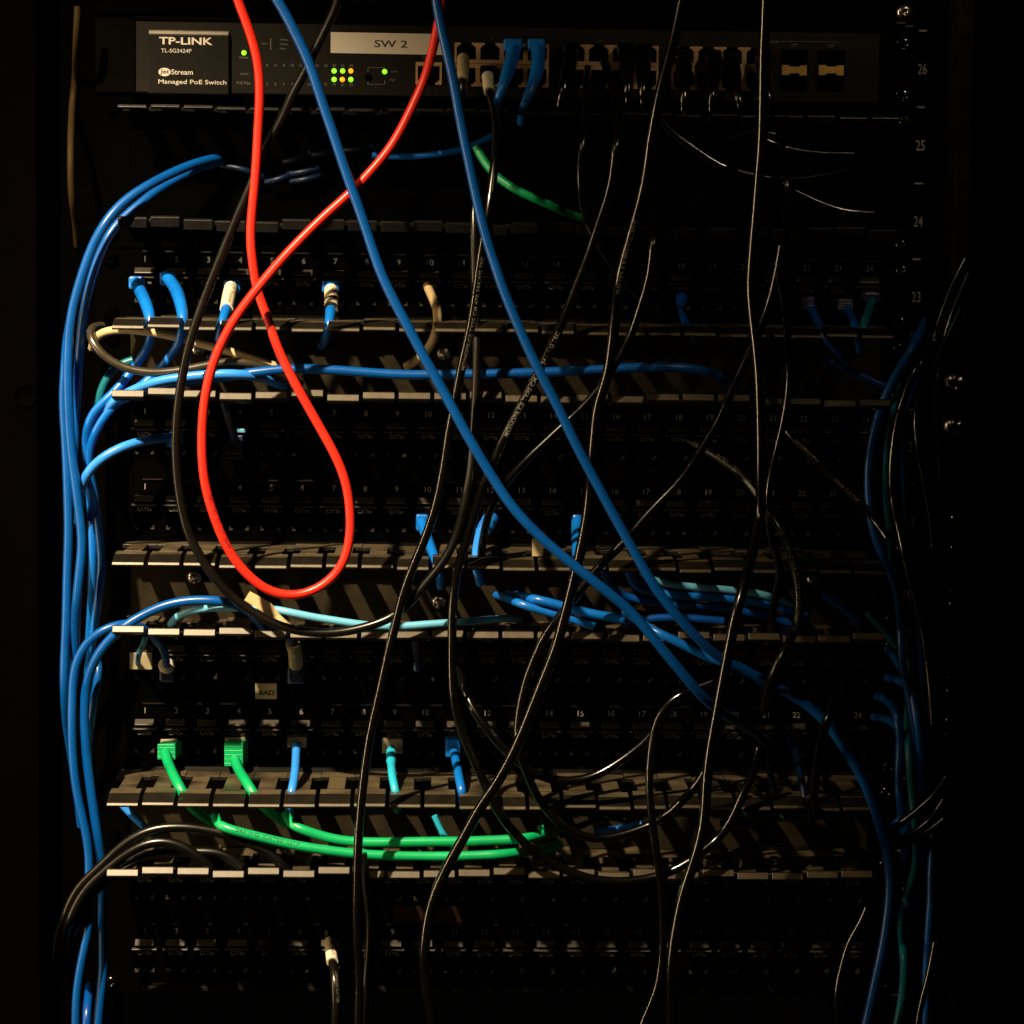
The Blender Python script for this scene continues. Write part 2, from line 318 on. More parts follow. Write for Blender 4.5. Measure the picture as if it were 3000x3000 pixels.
up = thing('rack_server', 'black rack server cut off by the top edge of the picture', 'server', (0, 0, utop(26)+2))
m = MB(); m.box(-224, 224, -4, 400, utop(26)+1.6, utop(26)+88); m.build('chassis', 'panel', up, bevel=.8)
for e0, e1 in ((-241, -224.4), (224.4, EAR)):
    m = MB(); m.box(e0, e1, -3, .8, utop(26)+1.6, utop(26)+88); m.build('mounting_ear', 'panel', up, bevel=.4)
m = MB()
for k in range(14): m.box(-205+k*11, -198+k*11, -5.2, -4.1, utop(26)+9, utop(26)+30)
m.box(30, 36, -9, -4.1, utop(26)+12, utop(26)+30); m.box(100, 106, -9, -4.1, utop(26)+12, utop(26)+30)
m.build('grille', 'bezel', up, bevel=.4)
c = at(2650, 36, -3); dome_screw(up, c.x, c.z, -3, 5.0, 'steel')
m = MB(); m.box(c.x-4.5, c.x+.5, -4, -3, c.z-6.6, c.z-5.8); m.box(c.x+.5, c.x+5, -4, -3, c.z-8.4, c.z-7.7); m.build('washer_edge', 'steel', up)

# ================================================================== PATCH PANELS
PP = 18.506
def jack_mesh():
    m = MB()
    m.box(-7.3, 7.3, -1.6, 1, -15.6, -3.4)                       # upper block
    m.n0 = len(m.f)
    m.prism([(-1.6, -4.9), (-4.6, -7.9), (-4.6, -8.5), (-1.6, -8.5)], -5.6, 5.6)   # latch tab
    m.prism([(-1.6, -9.9), (-4.2, -10.6), (-4.2, -11.3), (-1.6, -11.3)], -7.4, 7.4)  # ridge
    m.n1 = len(m.f)
    m.box(-7.3, -5.9, -1.9, 12, -27.6, -15.6); m.box(5.9, 7.3, -1.9, 12, -27.6, -15.6)
    m.box(-5.9, 5.9, -1.9, 12, -27.6, -25.6)
    m.s0 = len(m.f); m.box(-5.9, -3.6, -1.6, 10, -25.6, -24.3); m.box(3.6, 5.9, -1.6, 10, -25.6, -24.3)
    m.box(-5.9, -4.8, -1.6, 10, -24.3, -23.0); m.box(4.8, 5.9, -1.6, 10, -24.3, -23.0)
    m.n2 = len(m.f); m.box(-5.9, 5.9, 11, 12, -25.6, -15.6)
    return m
_jb = jack_mesh(); _jm = _jb.build('jack', 'jack', None, origin=(0, 0, 0)); JD = _jm.data
JD.materials.append(M['tab'])
for i, p in enumerate(JD.polygons):
    if _jb.n0 <= i < _jb.n1 or _jb.s0 <= i < _jb.n2: p.material_index = 1  # tab, ridge and port steps get the lightened tone
t = MB(); put_text(t, 'CAT5e', 0, -13.4, -1.72, 2.3, 8.2, .004); _lt = t.build('lettering', 'jackprint', None, origin=(0, 0, 0)); LD = _lt.data
bpy.data.objects.remove(_jm); bpy.data.objects.remove(_lt)
def patch_panel(utops, label, pm_='print'):
    """utops: list of U numbers from the top down; one row of 24 jacks in each"""
    zt = utop(utops[0])-.4; zb = utop(utops[-1])-UH+.4
    P = thing('patch_bay', label, 'patch panel', (0, 0, zb))
    m = MB(); xs = [(k-11.5)*PP for k in range(24)]
    zcur = zt
    for u in utops:
        zn = utop(u)-6
        m.box(-241, EAR, -1.2, 1.0, zn-3.4, zcur)
        for a, b in [(-241, xs[0]-7.35)]+[(xs[k]+7.35, xs[k+1]-7.35) for k in range(23)]+[(xs[23]+7.35, EAR)]:
            m.box(a, b, -1.2, 1.0, zn-27.7, zn-3.4)
        zcur = zn-27.7
    m.box(-241, EAR, -1.2, 1.0, zb, zcur)
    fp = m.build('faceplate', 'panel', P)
    m = MB()
    for u in utops:
        zn = utop(u)-6; m.prism([(-1.2, zn+5.2), (-3.0, zn+4.6), (-3.0, zn+3.9), (-1.2, zn+3.6)], -214, 222)
    zl = zb+3.4; m.prism([(-1.2, zl+3), (-4.5, zl+1.5), (-5.5, zl-1), (-4.0, zl-3), (-1.2, zl-3)], -214, 222)
    m.build('stiffening_rib', 'rib', P, bevel=.4)
    for r, u in enumerate(utops):
        t = MB()
        for k in range(24): put_text(t, str(k+1), xs[k]+.3, utop(u)-6, -1.32, 3.4, None, .004)
        t.build('port_numbering', pm_, P)
    for r, u in enumerate(utops):
        zn = utop(u)-6
        for k in range(24):
            j = bpy.data.objects.new('jack', JD); COL.objects.link(j); j.parent = P
            j.location = (xs[k]*S, 0, (zn-zb)*S)
            bv = j.modifiers.new('bevel', 'BEVEL'); bv.width = .25*S; bv.segments = 1; bv.limit_method = 'ANGLE'
            l = bpy.data.objects.new('lettering', LD); COL.objects.link(l); l.parent = j
    for x in (-232.5, 232.5):
        for z in (zt-6.5, zb+6.5): dome_screw(P, x, z, -1.2, 4.6, 'rail' if x < 0 and utops[0] != 15 else 'blackscrew')  # left screws take dead black, shade put into their colour
    return P
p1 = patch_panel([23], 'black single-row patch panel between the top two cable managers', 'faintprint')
p2 = patch_panel([21, 20], 'black two-row patch panel with the red cable loop hanging before it')
p3 = patch_panel([18, 17], 'black two-row patch panel with green plugs and a BAD sticker')
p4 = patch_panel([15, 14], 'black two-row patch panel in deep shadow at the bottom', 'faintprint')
# BAD sticker and the shaded strip sticker
a = at(748, 2002, -1.5); b = at(811, 2048, -1.5); m = MB(); m.box(a.x, b.x, -1.6, -1.25, b.z, a.z); st = m.build('sticker', 'yellow', p3, bevel=.1)
t = MB(); text_px(t, 'BAD', 759, 2022, 803, 2037, -1.72, .012); t.build('sticker_lettering', 'inkblack', st)
a = at(1155, 2655, -1.5); b = at(1354, 2703, -1.5); m = MB(); m.box(a.x, b.x, -1.6, -1.25, b.z, a.z); st = m.build('sticker', mat('dark_red_label', (.02, .010, .008), .3, spec=.5), p4, bevel=.1)

# ================================================================== CABLE MANAGERS
def manager(name_label, tipU, tipL, d, pitch, n, x_left, zspan, jit=1.0, lift=5.0, backm='backpl', lip=False):
    zt, zb = zspan
    P = thing('cable_manager', name_label, 'cable manager', (0, 0, zb))
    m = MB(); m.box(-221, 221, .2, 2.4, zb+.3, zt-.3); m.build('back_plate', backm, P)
    for e0, e1 in ((-241, -221.1), (221.1, EAR)):
        m = MB(); m.box(e0, e1, .2, 2.4, zb+.3, zt-.3); m.build('mounting_ear', 'panel', P)
    for x in (-232, 232):
        for z in (zt-8, zb+8): dome_screw(P, x, z, .2, 4.3, 'rail' if x < 0 else 'blackscrew')  # dead black on the left screws stands in for shade
    for row, zt_ in ((1, tipU), (0, tipL)):
        for k in range(n):
            x0 = x_left+k*pitch; w = pitch-2.3
            j = (random.random()-.5)*jit*(1.5 if row else 3.0); dy = (random.random()-.5)*1.2
            xm = x0+w/2; nk = w*.29; z = zt_+j; m = MB()
            if row:
                zf = z+lift
                m.box(x0-1.15, x0+w+1.15, -d*.26, .1, zf-2.4, zf)                         # root plate
                m.box(xm-nk, xm+nk, -d*.70, -d*.26, zf-2.4, zf)                            # neck
                # hooked tip: widens from the neck, bends down to a bright rounded nose
                pr = [(-d*.72, zf), (-d*.86, zf-.6), (-d+.6, z+1.0), (-d+.2, z+.7), (-d-.45, z-.5), (-d, z-1.4), (-d+1.6, z-1.4), (-d*.86, zf-3.2), (-d*.72, zf-2.4)]
                m.prism([(y+dy*(1 if y < -d*.8 else 0), zz) for y, zz in pr], x0, x0+w)
            else:
                zf = z-lift
                m.box(x0-1.15, x0+w+1.15, -d*.26, .1, zf, zf+2.4)
                m.box(xm-nk, xm+nk, -d*.70, -d*.26, zf, zf+2.4)
                pr = [(-d*.72, zf+2.4), (-d*.86, zf+3.0), (-d+2.4, z+2.0), (-d+1.6, z+1.7), (-d-.2, z-1.5), (-d+.2, z-2.6), (-d*.86, zf+.5), (-d*.72, zf)]
                if lip: pr = [(-d*.72, zf+2.4), (-d+2, z+.6), (-d+.7, z+.9), (-d-.2, z-.2), (-d-.2, z-5.6), (-d+2, z-5.6), (-d+2, zf), (-d*.72, zf)]
                m.prism([(y+dy*(1 if y < -d*.8 else 0), zz) for y, zz in pr], x0, x0+w)
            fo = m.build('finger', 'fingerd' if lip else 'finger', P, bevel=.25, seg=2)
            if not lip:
                fo.data.materials.append(M['edge']); fo.data.polygons[12+2+3].material_index = 1  # edge highlight painted on nose and chamfer faces
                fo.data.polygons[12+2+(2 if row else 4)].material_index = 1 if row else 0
    return P
def zpx(x, y, Y): return at(x, y, Y).z
D2 = 78
xl2 = at(328, 1655, -D2).x
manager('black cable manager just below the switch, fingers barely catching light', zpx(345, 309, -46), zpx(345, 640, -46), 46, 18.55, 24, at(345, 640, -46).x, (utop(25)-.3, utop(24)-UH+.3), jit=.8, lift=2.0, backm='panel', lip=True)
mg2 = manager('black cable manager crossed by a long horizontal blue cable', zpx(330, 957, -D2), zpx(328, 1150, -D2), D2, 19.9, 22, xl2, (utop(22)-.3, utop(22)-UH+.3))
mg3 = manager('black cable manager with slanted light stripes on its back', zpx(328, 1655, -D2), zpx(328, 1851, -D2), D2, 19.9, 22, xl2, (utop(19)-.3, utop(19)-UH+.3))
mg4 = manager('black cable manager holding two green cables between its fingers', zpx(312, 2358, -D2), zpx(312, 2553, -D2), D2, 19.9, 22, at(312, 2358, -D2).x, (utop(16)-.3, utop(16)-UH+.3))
for mg, pts in ((mg2, ((1300, 1035), (580, 1022))), (mg3, ((568, 1692), (1285, 1765), (2385, 1700)))):
    for (px, py) in pts:
        c = at(px, py, -4); m = MB(); m.lathe((c.x, .2, c.z), (0, -1, 0), [(4.6, 0), (4.6, 1.5), (4.0, 2.8), (2.6, 3.7), (.9, 4.1), (.05, 4.1)], 20); m.build('screw', 'steel', mg)

# ================================================================== CABLES
def catmull(P, step=3.0):
    out = []; n = len(P)
    for i in range(n-1):
        p0 = P[i-1] if i > 0 else P[0]*2-P[1]; p1 = P[i]; p2 = P[i+1]; p3 = P[i+2] if i+2 < n else P[-1]*2-P[-2]
        L = (Vector(p2[:3])-Vector(p1[:3])).length; k = max(2, int(L/step))
        # centripetal parameters keep the curve from overshooting
        def tj(ti, a, b): return ti+max(1e-4, (Vector(b[:3])-Vector(a[:3])).length)**.5
        t0 = 0; t1 = tj(t0, p0, p1); t2 = tj(t1, p1, p2); t3 = tj(t2, p2, p3)
        for q in range(k):
            t = t1+(t2-t1)*q/k
            A1 = p0*((t1-t)/(t1-t0))+p1*((t-t0)/(t1-t0)); A2 = p1*((t2-t)/(t2-t1))+p2*((t-t1)/(t2-t1)); A3 = p2*((t3-t)/(t3-t2))+p3*((t-t2)/(t3-t2))
            B1 = A1*((t2-t)/(t2-t0))+A2*((t-t0)/(t2-t0)); B2 = A2*((t3-t)/(t3-t1))+A3*((t-t1)/(t3-t1))
            out.append(B1*((t2-t)/(t2-t1))+B2*((t-t1)/(t2-t1)))
    out.append(P[-1]); return out
class Path:
    def __init__(self, pts4):
        self.p = [Vector(q[:3]) for q in pts4]; self.r = [q[3] for q in pts4]
        ph = [random.uniform(0, 6.28) for _ in range(6)]; acc = 0.0; n = len(self.p)
        for i in range(1, n-1):
            acc += (self.p[i]-self.p[i-1]).length; e = min(1, i/6, (n-1-i)/6)
            self.p[i] += Vector((math.sin(acc/19+ph[0])*.30+math.sin(acc/7.5+ph[1])*.07, math.sin(acc/23+ph[2])*.4, math.sin(acc/21+ph[3])*.30+math.sin(acc/8.3+ph[4])*.07))*e
        # light smoothing takes the tracing wobble out of the run
        for _ in range(6):
            self.p = [self.p[0]]+[(self.p[i-1]+self.p[i]*2+self.p[i+1])/4 for i in range(1, len(self.p)-1)]+[self.p[-1]]
        self.s = [0.0]
        for a, b in zip(self.p, self.p[1:]): self.s.append(self.s[-1]+(b-a).length)
        self.L = self.s[-1]
    def ev(self, s):
        s = min(self.L-1e-4, max(0, s)); lo, hi = 0, len(self.s)-1
        while hi-lo > 1:
            m_ = (lo+hi)//2
            if self.s[m_] <= s: lo = m_
            else: hi = m_
        t = (s-self.s[lo])/max(1e-6, self.s[lo+1]-self.s[lo])
        tan = (self.p[min(lo+2, len(self.p)-1)]-self.p[max(lo-1, 0)]).normalized()
        return self.p[lo].lerp(self.p[lo+1], t), tan, self.r[lo]*(1-t)+self.r[lo+1]*t
    def near(self, px, py):
        best = None
        for p, s in zip(self.p, self.s):
            d = p-CAMP; w = d.dot(FW); x = 1500+FPX*d.dot(RT)/w; y = 1500-FPX*d.dot(UP)/w
            e = (x-px)**2+(y-py)**2
            if best is None or e < best[0]: best = (e, s)
        return best[1]
def tube(P, R, seg=14):
    m = MB(); n = len(P); T = [(P[min(i+1, n-1)]-P[max(i-1, 0)]).normalized() for i in range(n)]
    N = T[0].cross(Vector((.3, -1, .2))).normalized(); vs = []; fs = []
    for i in range(n):
        N = (N-T[i]*N.dot(T[i])).normalized(); B = T[i].cross(N)
        for k in range(seg):
            a = 2*math.pi*k/seg; vs.append(P[i]+(N*math.cos(a)+B*math.sin(a))*R[i])
    for i in range(n-1):
        for k in range(seg): fs.append((i*seg+k, i*seg+(k+1) % seg, (i+1)*seg+(k+1) % seg, (i+1)*seg+k))
    m.add(vs, fs, True); m.add(vs[:seg], [tuple(range(seg))[::-1]]); m.add(vs[-seg:], [tuple(range(seg))])
    return m
def cable(label, mt, r, pts, depth, group=None, name='patch_cable', cat='cable', radii=None):
    """pts: photo-pixel trace; depth: one value, (start, end) or one per point (mm, minus = towards the viewer)"""
    n = len(pts)
    if isinstance(depth, (int, float)): dz = [depth]*n
    elif len(depth) == 2 and n != 2: dz = [depth[0]+(depth[1]-depth[0])*i/(n-1) for i in range(n)]
    else: dz = list(depth)
    rr_ = radii if radii else [r]*n
    P4 = []
    for (px, py), y, q in zip(pts, dz, rr_):
        c = at(px, py, y); P4.append(Vector((c.x, c.y, c.z, q)))
    pa = Path(catmull(P4))
    o = tube(pa.p, pa.r).build(name, mt, None, origin=pa.p[0])
    o['label'] = label; o['category'] = cat
    if group: o['group'] = group
    return o, pa
def cprint(o, pa, text, px, py, size, m='greyprint', rev=False, ang=0.0, bold=0.0, stretch=1.0):
    vs, fs, tw, th = textdata(text, bold); s0 = pa.near(px, py); k = size/.72; mb = MB(); out = []
    for a, b in vs:
        s = s0+(-1 if rev else 1)*a*k*stretch; c, t, r = pa.ev(s)
        if rev: t = -t
        v = (CAMP-c).normalized(); nn = (v-t*v.dot(t)).normalized(); bb = nn.cross(t)
        al = (b-th/2)*k/r+ang; out.append(c+(nn*math.cos(al)+bb*math.sin(al))*(r+.07))
    mb.add(out, fs); return mb.build('printing', m, o)
def sleeve(o, pa, x0, y0, x1, y1, dr=.7, m='sleeve', text=None, name='label_sleeve', rev=False, size=2.6, lines=True):
    s0 = pa.near(x0, y0); s1 = pa.near(x1, y1)
    if s0 > s1: s0, s1 = s1, s0
    k = 30; P = []; R = []
    for i in range(k+1):
        c, t, r = pa.ev(s0+(s1-s0)*i/k); P.append(c); R.append(r+dr)
    sl = tube(P, R, 18).build(name, m, o)
    if text:
        class Q: pass
        q = Q(); q.ev = lambda s: (lambda c, t, r: (c, t, r+dr))(*pa.ev(s)); q.near = pa.near
        tw = textdata(text)[2]; c = cprint(o, q, text, x0 if not rev else x1, y0 if not rev else y1, size, 'inkblack', rev, 0.25, 0, .92*(s1-s0)/(tw*size/.72)); c.parent = sl; c.name = 'lettering'
    return sl
def boot(o, x0, y0, x1, y1, ya, yb, m='blueb', name='boot', bevel=1.2, ribs=0, tilt=0):
    a = at(x0, y0, yb); b = at(x1, y1, yb); mb = MB(); t = tilt
    mb.add([(a.x, yb, b.z), (b.x, yb, b.z), (b.x, yb, a.z), (a.x, yb, a.z), (a.x+t, ya, b.z+1), (b.x+t, ya, b.z+1), (b.x+t, ya, a.z-.2), (a.x+t, ya, a.z-.2)],
           [(0, 1, 2, 3), (4, 7, 6, 5), (0, 4, 5, 1), (1, 5, 6, 2), (2, 6, 7, 3), (3, 7, 4, 0)])
    for k in range(ribs):
        z = b.z+(a.z-b.z)*(k+.7)/(ribs+.6); mb.box(a.x-.12, b.x+.12, yb-.16, ya-.6, z-.5, z+.5)
    return mb.build(name, m, o, bevel=bevel)
def plug(o, x0, y0, x1, y1, ya=6, yb=-8, m='clear'):
    return boot(o, x0, y0, x1, y1, ya, yb, m, 'plug', .4)
#CABLES
B, L_, K_ = 'blue', 'bluel', 'black'
# ---- the red loop
o, pa = cable('thick red patch cable hanging in a long teardrop loop in front of everything', 'red', 2.55,
 [(680, -60), (695, 0), (729, 83), (756, 174), (763, 269), (756, 393), (745, 538), (734, 662), (733, 720), (741, 766), (756, 853), (785, 928), (812, 1015), (853, 1102), (899, 1189), (944, 1268), (990, 1350), (1017, 1421), (1029, 1516), (1027, 1570), (1016, 1625), (990, 1674), (932, 1724), (890, 1742), (850, 1747), (791, 1736), (725, 1686), (672, 1615), (629, 1516), (600, 1412), (590, 1301), (597, 1185), (625, 1065), (679, 953), (754, 845), (837, 745), (948, 633), (1023, 571), (1064, 530), (1147, 431), (1205, 319), (1247, 215), (1276, 103), (1292, 30), (1300, -60)],
 [-104]*10+[-102, -103, -104, -106, -107, -108, -109, -109, -109, -109, -109, -109, -110, -110, -111, -112, -113, -114, -115, -116, -117, -118, -119, -119, -119, -118, -116, -115, -114, -112, -110, -108, -108, -108, -108])
cprint(o, pa, '24AWG   UL  E210848', 603, 1445, 2.2, 'inkred', True, .35, .004, 1.1)
# ---- the two long blue cables
cable('long blue cable falling diagonally from the top edge left of the white sticker', B, 2.75,
 [(775, -60), (818, 10), (857, 83), (903, 178), (940, 282), (980, 398), (1011, 497), (1044, 592), (1081, 704), (1114, 795), (1152, 875), (1200, 962), (1263, 1081), (1318, 1185), (1375, 1290), (1440, 1395), (1500, 1480), (1545, 1532), (1590, 1578), (1682, 1657), (1773, 1732), (1839, 1786), (1897, 1848), (1951, 1914), (2005, 1976), (2055, 2036), (2110, 2085), (2165, 2120), (2215, 2150), (2248, 2180)],
 [-128]*24+[-126, -120, -105, -75, -40, -14], 'two long blue cables hanging across the rack')
o, pa = cable('long blue cable falling right of the white sticker, sweeping to the lower right corner', B, 2.7,
 [(1272, -50), (1278, 0), (1300, 104), (1325, 219), (1346, 340), (1368, 455), (1396, 580), (1422, 683), (1449, 770), (1475, 848), (1510, 938), (1555, 1040), (1597, 1120), (1636, 1195), (1688, 1300), (1746, 1412), (1812, 1537), (1847, 1600), (1913, 1711), (1980, 1798), (2046, 1869), (2100, 1922), (2170, 1962), (2240, 1995), (2312, 2034), (2365, 2065), (2410, 2104), (2448, 2150), (2486, 2208), (2531, 2287), (2564, 2374), (2588, 2455), (2602, 2531), (2606, 2614), (2597, 2709), (2581, 2800), (2560, 2896), (2537, 3000), (2525, 3050)],
 [-130]*20+[-128, -122, -116, -112, -108]+[-106]*14, 'two long blue cables hanging across the rack')
# ---- black hanging cables
o, pa = cable('black cable hanging in one wide U around the red loop', 'blackd', 2.55,
 [(1000, -40), (990, 10), (956, 80), (922, 145), (886, 222), (852, 280), (828, 345), (800, 395), (772, 445), (740, 540), (720, 580), (690, 650), (655, 730), (630, 790), (605, 853), (580, 924), (555, 1007), (536, 1102), (521, 1205), (514, 1309), (518, 1400), (528, 1475), (541, 1535), (563, 1590), (596, 1645), (646, 1713), (704, 1769), (783, 1819), (845, 1842), (907, 1853), (985, 1853), (1052, 1841), (1114, 1823), (1160, 1801), (1200, 1768), (1240, 1720), (1280, 1675), (1315, 1620), (1340, 1560), (1358, 1480), (1374, 1400), (1385, 1300), (1394, 1180), (1398, 1060), (1394, 930), (1390, 800), (1389, 640), (1392, 520)],
 [-94]*36+[-93, -92, -91, -90, -88, -84, -80, -76, -70, -66, -60, -50], 'black cables draped over the rack front')
o, pa = cable('black cable with printing dropping from the white-sleeved plug to the rack bottom', K_, 2.6,
 [(1428, 215), (1432, 240), (1438, 290), (1450, 345), (1455, 406), (1452, 460), (1443, 540), (1432, 621), (1417, 704), (1407, 766), (1397, 833), (1385, 916), (1370, 998), (1352, 1081), (1341, 1143), (1328, 1214), (1316, 1260), (1308, 1330), (1295, 1392), (1281, 1462), (1260, 1535), (1236, 1600), (1203, 1680), (1178, 1757), (1160, 1831), (1140, 1902), (1119, 1997), (1099, 2080), (1081, 2162), (1071, 2241), (1060, 2345), (1052, 2448), (1047, 2552), (1043, 2655), (1046, 2760), (1052, 2870), (1050, 3040)],
 [-14, -22, -40, -60, -78, -88, -94]+[-99]*20+[-100]*10, 'black cables draped over the rack front')
sleeve(o, pa, 1429, 222, 1437, 268, .9, 'sleeve')
boot(o, 1406, 190, 1456, 232, -2, -12, 'black')
cprint(o, pa, 'MONOPRICE TYPE CM 4PR 24AWG 75C', 1350, 1080, 1.9, 'greyprint', True, -.35, .002, 1.35)
o, pa = cable('black cable with bright printed lettering curving behind both long blue cables', K_, 2.6,
 [(1770, 180), (1800, 270), (1812, 364), (1804, 426), (1796, 518), (1780, 588), (1755, 662), (1726, 745), (1696, 820), (1660, 911), (1626, 990), (1594, 1056), (1567, 1112), (1540, 1164), (1508, 1222), (1480, 1276), (1458, 1326), (1439, 1371), (1410, 1433), (1387, 1512), (1368, 1583), (1346, 1645), (1331, 1732), (1327, 1811), (1325, 1893), (1324, 1976), (1330, 2059), (1345, 2121), (1366, 2183), (1406, 2266), (1454, 2366), (1491, 2419), (1537, 2469), (1586, 2511), (1648, 2544), (1711, 2571), (1793, 2585), (1855, 2583), (1918, 2573), (1960, 2558), (2010, 2534), (2060, 2494), (2089, 2469), (2122, 2436), (2156, 2374), (2178, 2316), (2205, 2270), (2225, 2190)],
 [-16, -45, -80]+[-90]*30+[-88]*9+[-85]*6, 'black cables draped over the rack front')
cprint(o, pa, 'MONOPRICE TYPE CM 4PR 24AWG 75C', 1482, 1272, 2.3, 'print', True, -.1, .004, 1.15)
o, pa = cable('thick black cable with white lettering falling from the top edge beside a thin shine', K_, 3.0,
 [(2010, -60), (2000, 0), (1986, 75), (1960, 178), (1936, 269), (1918, 352), (1905, 414), (1895, 497), (1880, 580), (1858, 662), (1838, 737), (1820, 808), (1806, 895), (1794, 998), (1778, 1102), (1750, 1185), (1742, 1268), (1737, 1340), (1730, 1429), (1724, 1500), (1712, 1562), (1695, 1637), (1680, 1695), (1664, 1765), (1649, 1819), (1632, 1889), (1608, 1955), (1579, 2030), (1554, 2092), (1521, 2171), (1488, 2237), (1451, 2300), (1404, 2366), (1366, 2440), (1324, 2515), (1295, 2573), (1270, 2635), (1250, 2718), (1241, 2800), (1245, 2883), (1262, 2966), (1275, 3040)],
 [-112]*12+[-108]*8+[-110]*22, 'black cables draped over the rack front')
cprint(o, pa, 'ANSI/TIA-568-B.2 24AWG', 1862, 640, 2.2, 'greyprint', False, 0, .003, 1.2)
cable('slim black cable bowing down left between the two long blue cables', K_, 2.3,
 [(1930, 560), (1920, 610), (1918, 658), (1914, 712), (1910, 780), (1897, 841), (1873, 907), (1848, 982), (1807, 1056), (1765, 1123), (1716, 1185), (1678, 1222), (1646, 1253), (1590, 1305), (1541, 1350), (1487, 1408), (1450, 1460), (1425, 1520), (1412, 1600), (1408, 1660), (1410, 1700)],
 [-50, -66, -78]+[-86]*12+[-84, -80, -72, -64, -50, -36], 'black cables draped over the rack front')
cable('black cable swinging from upper right down left past the two long blue cables', K_, 2.5,
 [(2290, 720), (2280, 780), (2270, 830), (2255, 890), (2222, 976), (2195, 1036), (2141, 1152), (2100, 1247), (2062, 1305), (2009, 1388), (1963, 1441), (1909, 1495), (1864, 1547), (1818, 1599), (1777, 1637), (1735, 1682), (1698, 1732), (1652, 1790), (1603, 1852), (1570, 1922), (1541, 1997), (1524, 2080), (1516, 2146), (1524, 2210), (1549, 2283), (1578, 2345), (1619, 2395), (1671, 2436), (1717, 2455), (1758, 2460), (1800, 2453), (1849, 2438), (1895, 2422), (1940, 2399), (1984, 2361), (2046, 2291), (2075, 2240), (2100, 2180)],
 [-88]*6+[-90]*18+[-84]*10+[-88, -92, -96, -90], 'black cables draped over the rack front')
cable('black cable running straight down right of centre, over the end of both blue cables', K_, 3.0,
 [(2245, -40), (2240, 80), (2238, 200), (2236, 320), (2233, 414), (2221, 530), (2212, 642), (2203, 766), (2199, 833), (2206, 907), (2216, 1000), (2224, 1120), (2226, 1250), (2228, 1363), (2231, 1454), (2228, 1516), (2217, 1570), (2200, 1640), (2183, 1700), (2163, 1770), (2148, 1830), (2137, 1893), (2124, 1960), (2112, 2030), (2102, 2090), (2088, 2162), (2078, 2220), (2070, 2290), (2064, 2386), (2054, 2448), (2036, 2515), (2020, 2564), (2003, 2618), (1985, 2700), (1970, 2800), (1965, 2900), (1968, 3040)],
 [-100]*8+[-102]*8+[-112, -122, -132, -138]+[-140]*17, 'black cables draped over the rack front')
cable('slim black cable bulging right beside the vertical black one', K_, 2.2,
 [(2285, 400), (2296, 460), (2306, 530), (2308, 613), (2304, 680), (2296, 741), (2280, 790), (2283, 812), (2293, 862), (2303, 949), (2307, 1007), (2314, 1090), (2312, 1143), (2305, 1197), (2287, 1280), (2274, 1330), (2254, 1413), (2248, 1500), (2262, 1600), (2284, 1650), (2280, 1720), (2270, 1770), (2255, 1860)],
 [-60, -75]+[-92]*16+[-88, -82, -78, -70, -55], 'black cables draped over the rack front')
cable('slim black cable turning down from under the long blue cable near port seventeen', K_, 2.3,
 [(2150, 1975), (2087, 1999), (2050, 2015), (2010, 2028), (1980, 2040), (1955, 2062), (1932, 2094), (1917, 2134), (1908, 2204), (1902, 2290), (1906, 2357), (1912, 2432), (1923, 2511), (1933, 2581), (1939, 2627), (1943, 2697), (1943, 2780), (1937, 2842), (1925, 2904), (1906, 2945), (1878, 3010), (1865, 3050)],
 [-92]*8+[-98]*14, 'black cables draped over the rack front')
cable('black cable sagging in a shallow bowl across the lower patch panel', K_, 2.6,
 [(1340, 1960), (1358, 2018), (1387, 2084), (1424, 2131), (1458, 2174), (1490, 2206), (1520, 2232), (1560, 2260), (1603, 2281), (1657, 2290), (1723, 2282), (1785, 2254), (1847, 2210), (1897, 2168), (1935, 2110), (1965, 2070), (2010, 2045), (2060, 2030)],
 [-60, -75, -82]+[-86]*11+[-84, -80, -70, -60], 'black cables draped over the rack front')
o, pa = cable('black cable showing mostly its lettering as it bulges right of the vertical black one', 'blackd', 2.6,
 [(2020, 1290), (2080, 1325), (2140, 1367), (2200, 1425), (2245, 1490), (2290, 1552), (2310, 1597), (2326, 1640), (2337, 1685), (2342, 1732), (2344, 1769), (2342, 1806), (2332, 1833), (2318, 1869), (2301, 1902), (2285, 1931), (2270, 1960), (2258, 1990), (2246, 2030), (2236, 2080)],
 [-50, -60, -72, -84, -92]+[-104]*8+[-116, -122, -124, -124, -122, -112, -90], 'black cables draped over the rack front')
cable('black cable falling over the blue sweep right of the lettered black one', 'black', 2.7, [(2462, 1960), (2452, 2010), (2436, 2070), (2418, 2125), (2404, 2190), (2392, 2270), (2384, 2340), (2378, 2400)], [-70, -96, -116, -122, -118, -104, -88, -60], 'black cables draped over the rack front')
cprint(o, pa, 'UL 350MHZ UTP CAT5E TO 2 C-568-H7/TIA', 2293, 1556, 2.1, 'greyprint', False, -.1, .003, 1.12)
cprint(o, pa, 'PATCH (H)SONALIHI', 2100, 1340, 2.2, 'greyprint', False, .2, .003, 1.0)
o, pa = cable('black cable with faint lettering crossing diagonally below the right end of the upper panel', 'black', 2.3,
 [(2290, 1240), (2330, 1290), (2392, 1353), (2450, 1410), (2510, 1465), (2570, 1530), (2600, 1575)], (-50, -78), 'black cables draped over the rack front')
cprint(o, pa, '24AWG CM 75C E210848 CATSE', 2335, 1295, 1.7, 'greyprint', False, 0, 0, 1.5)
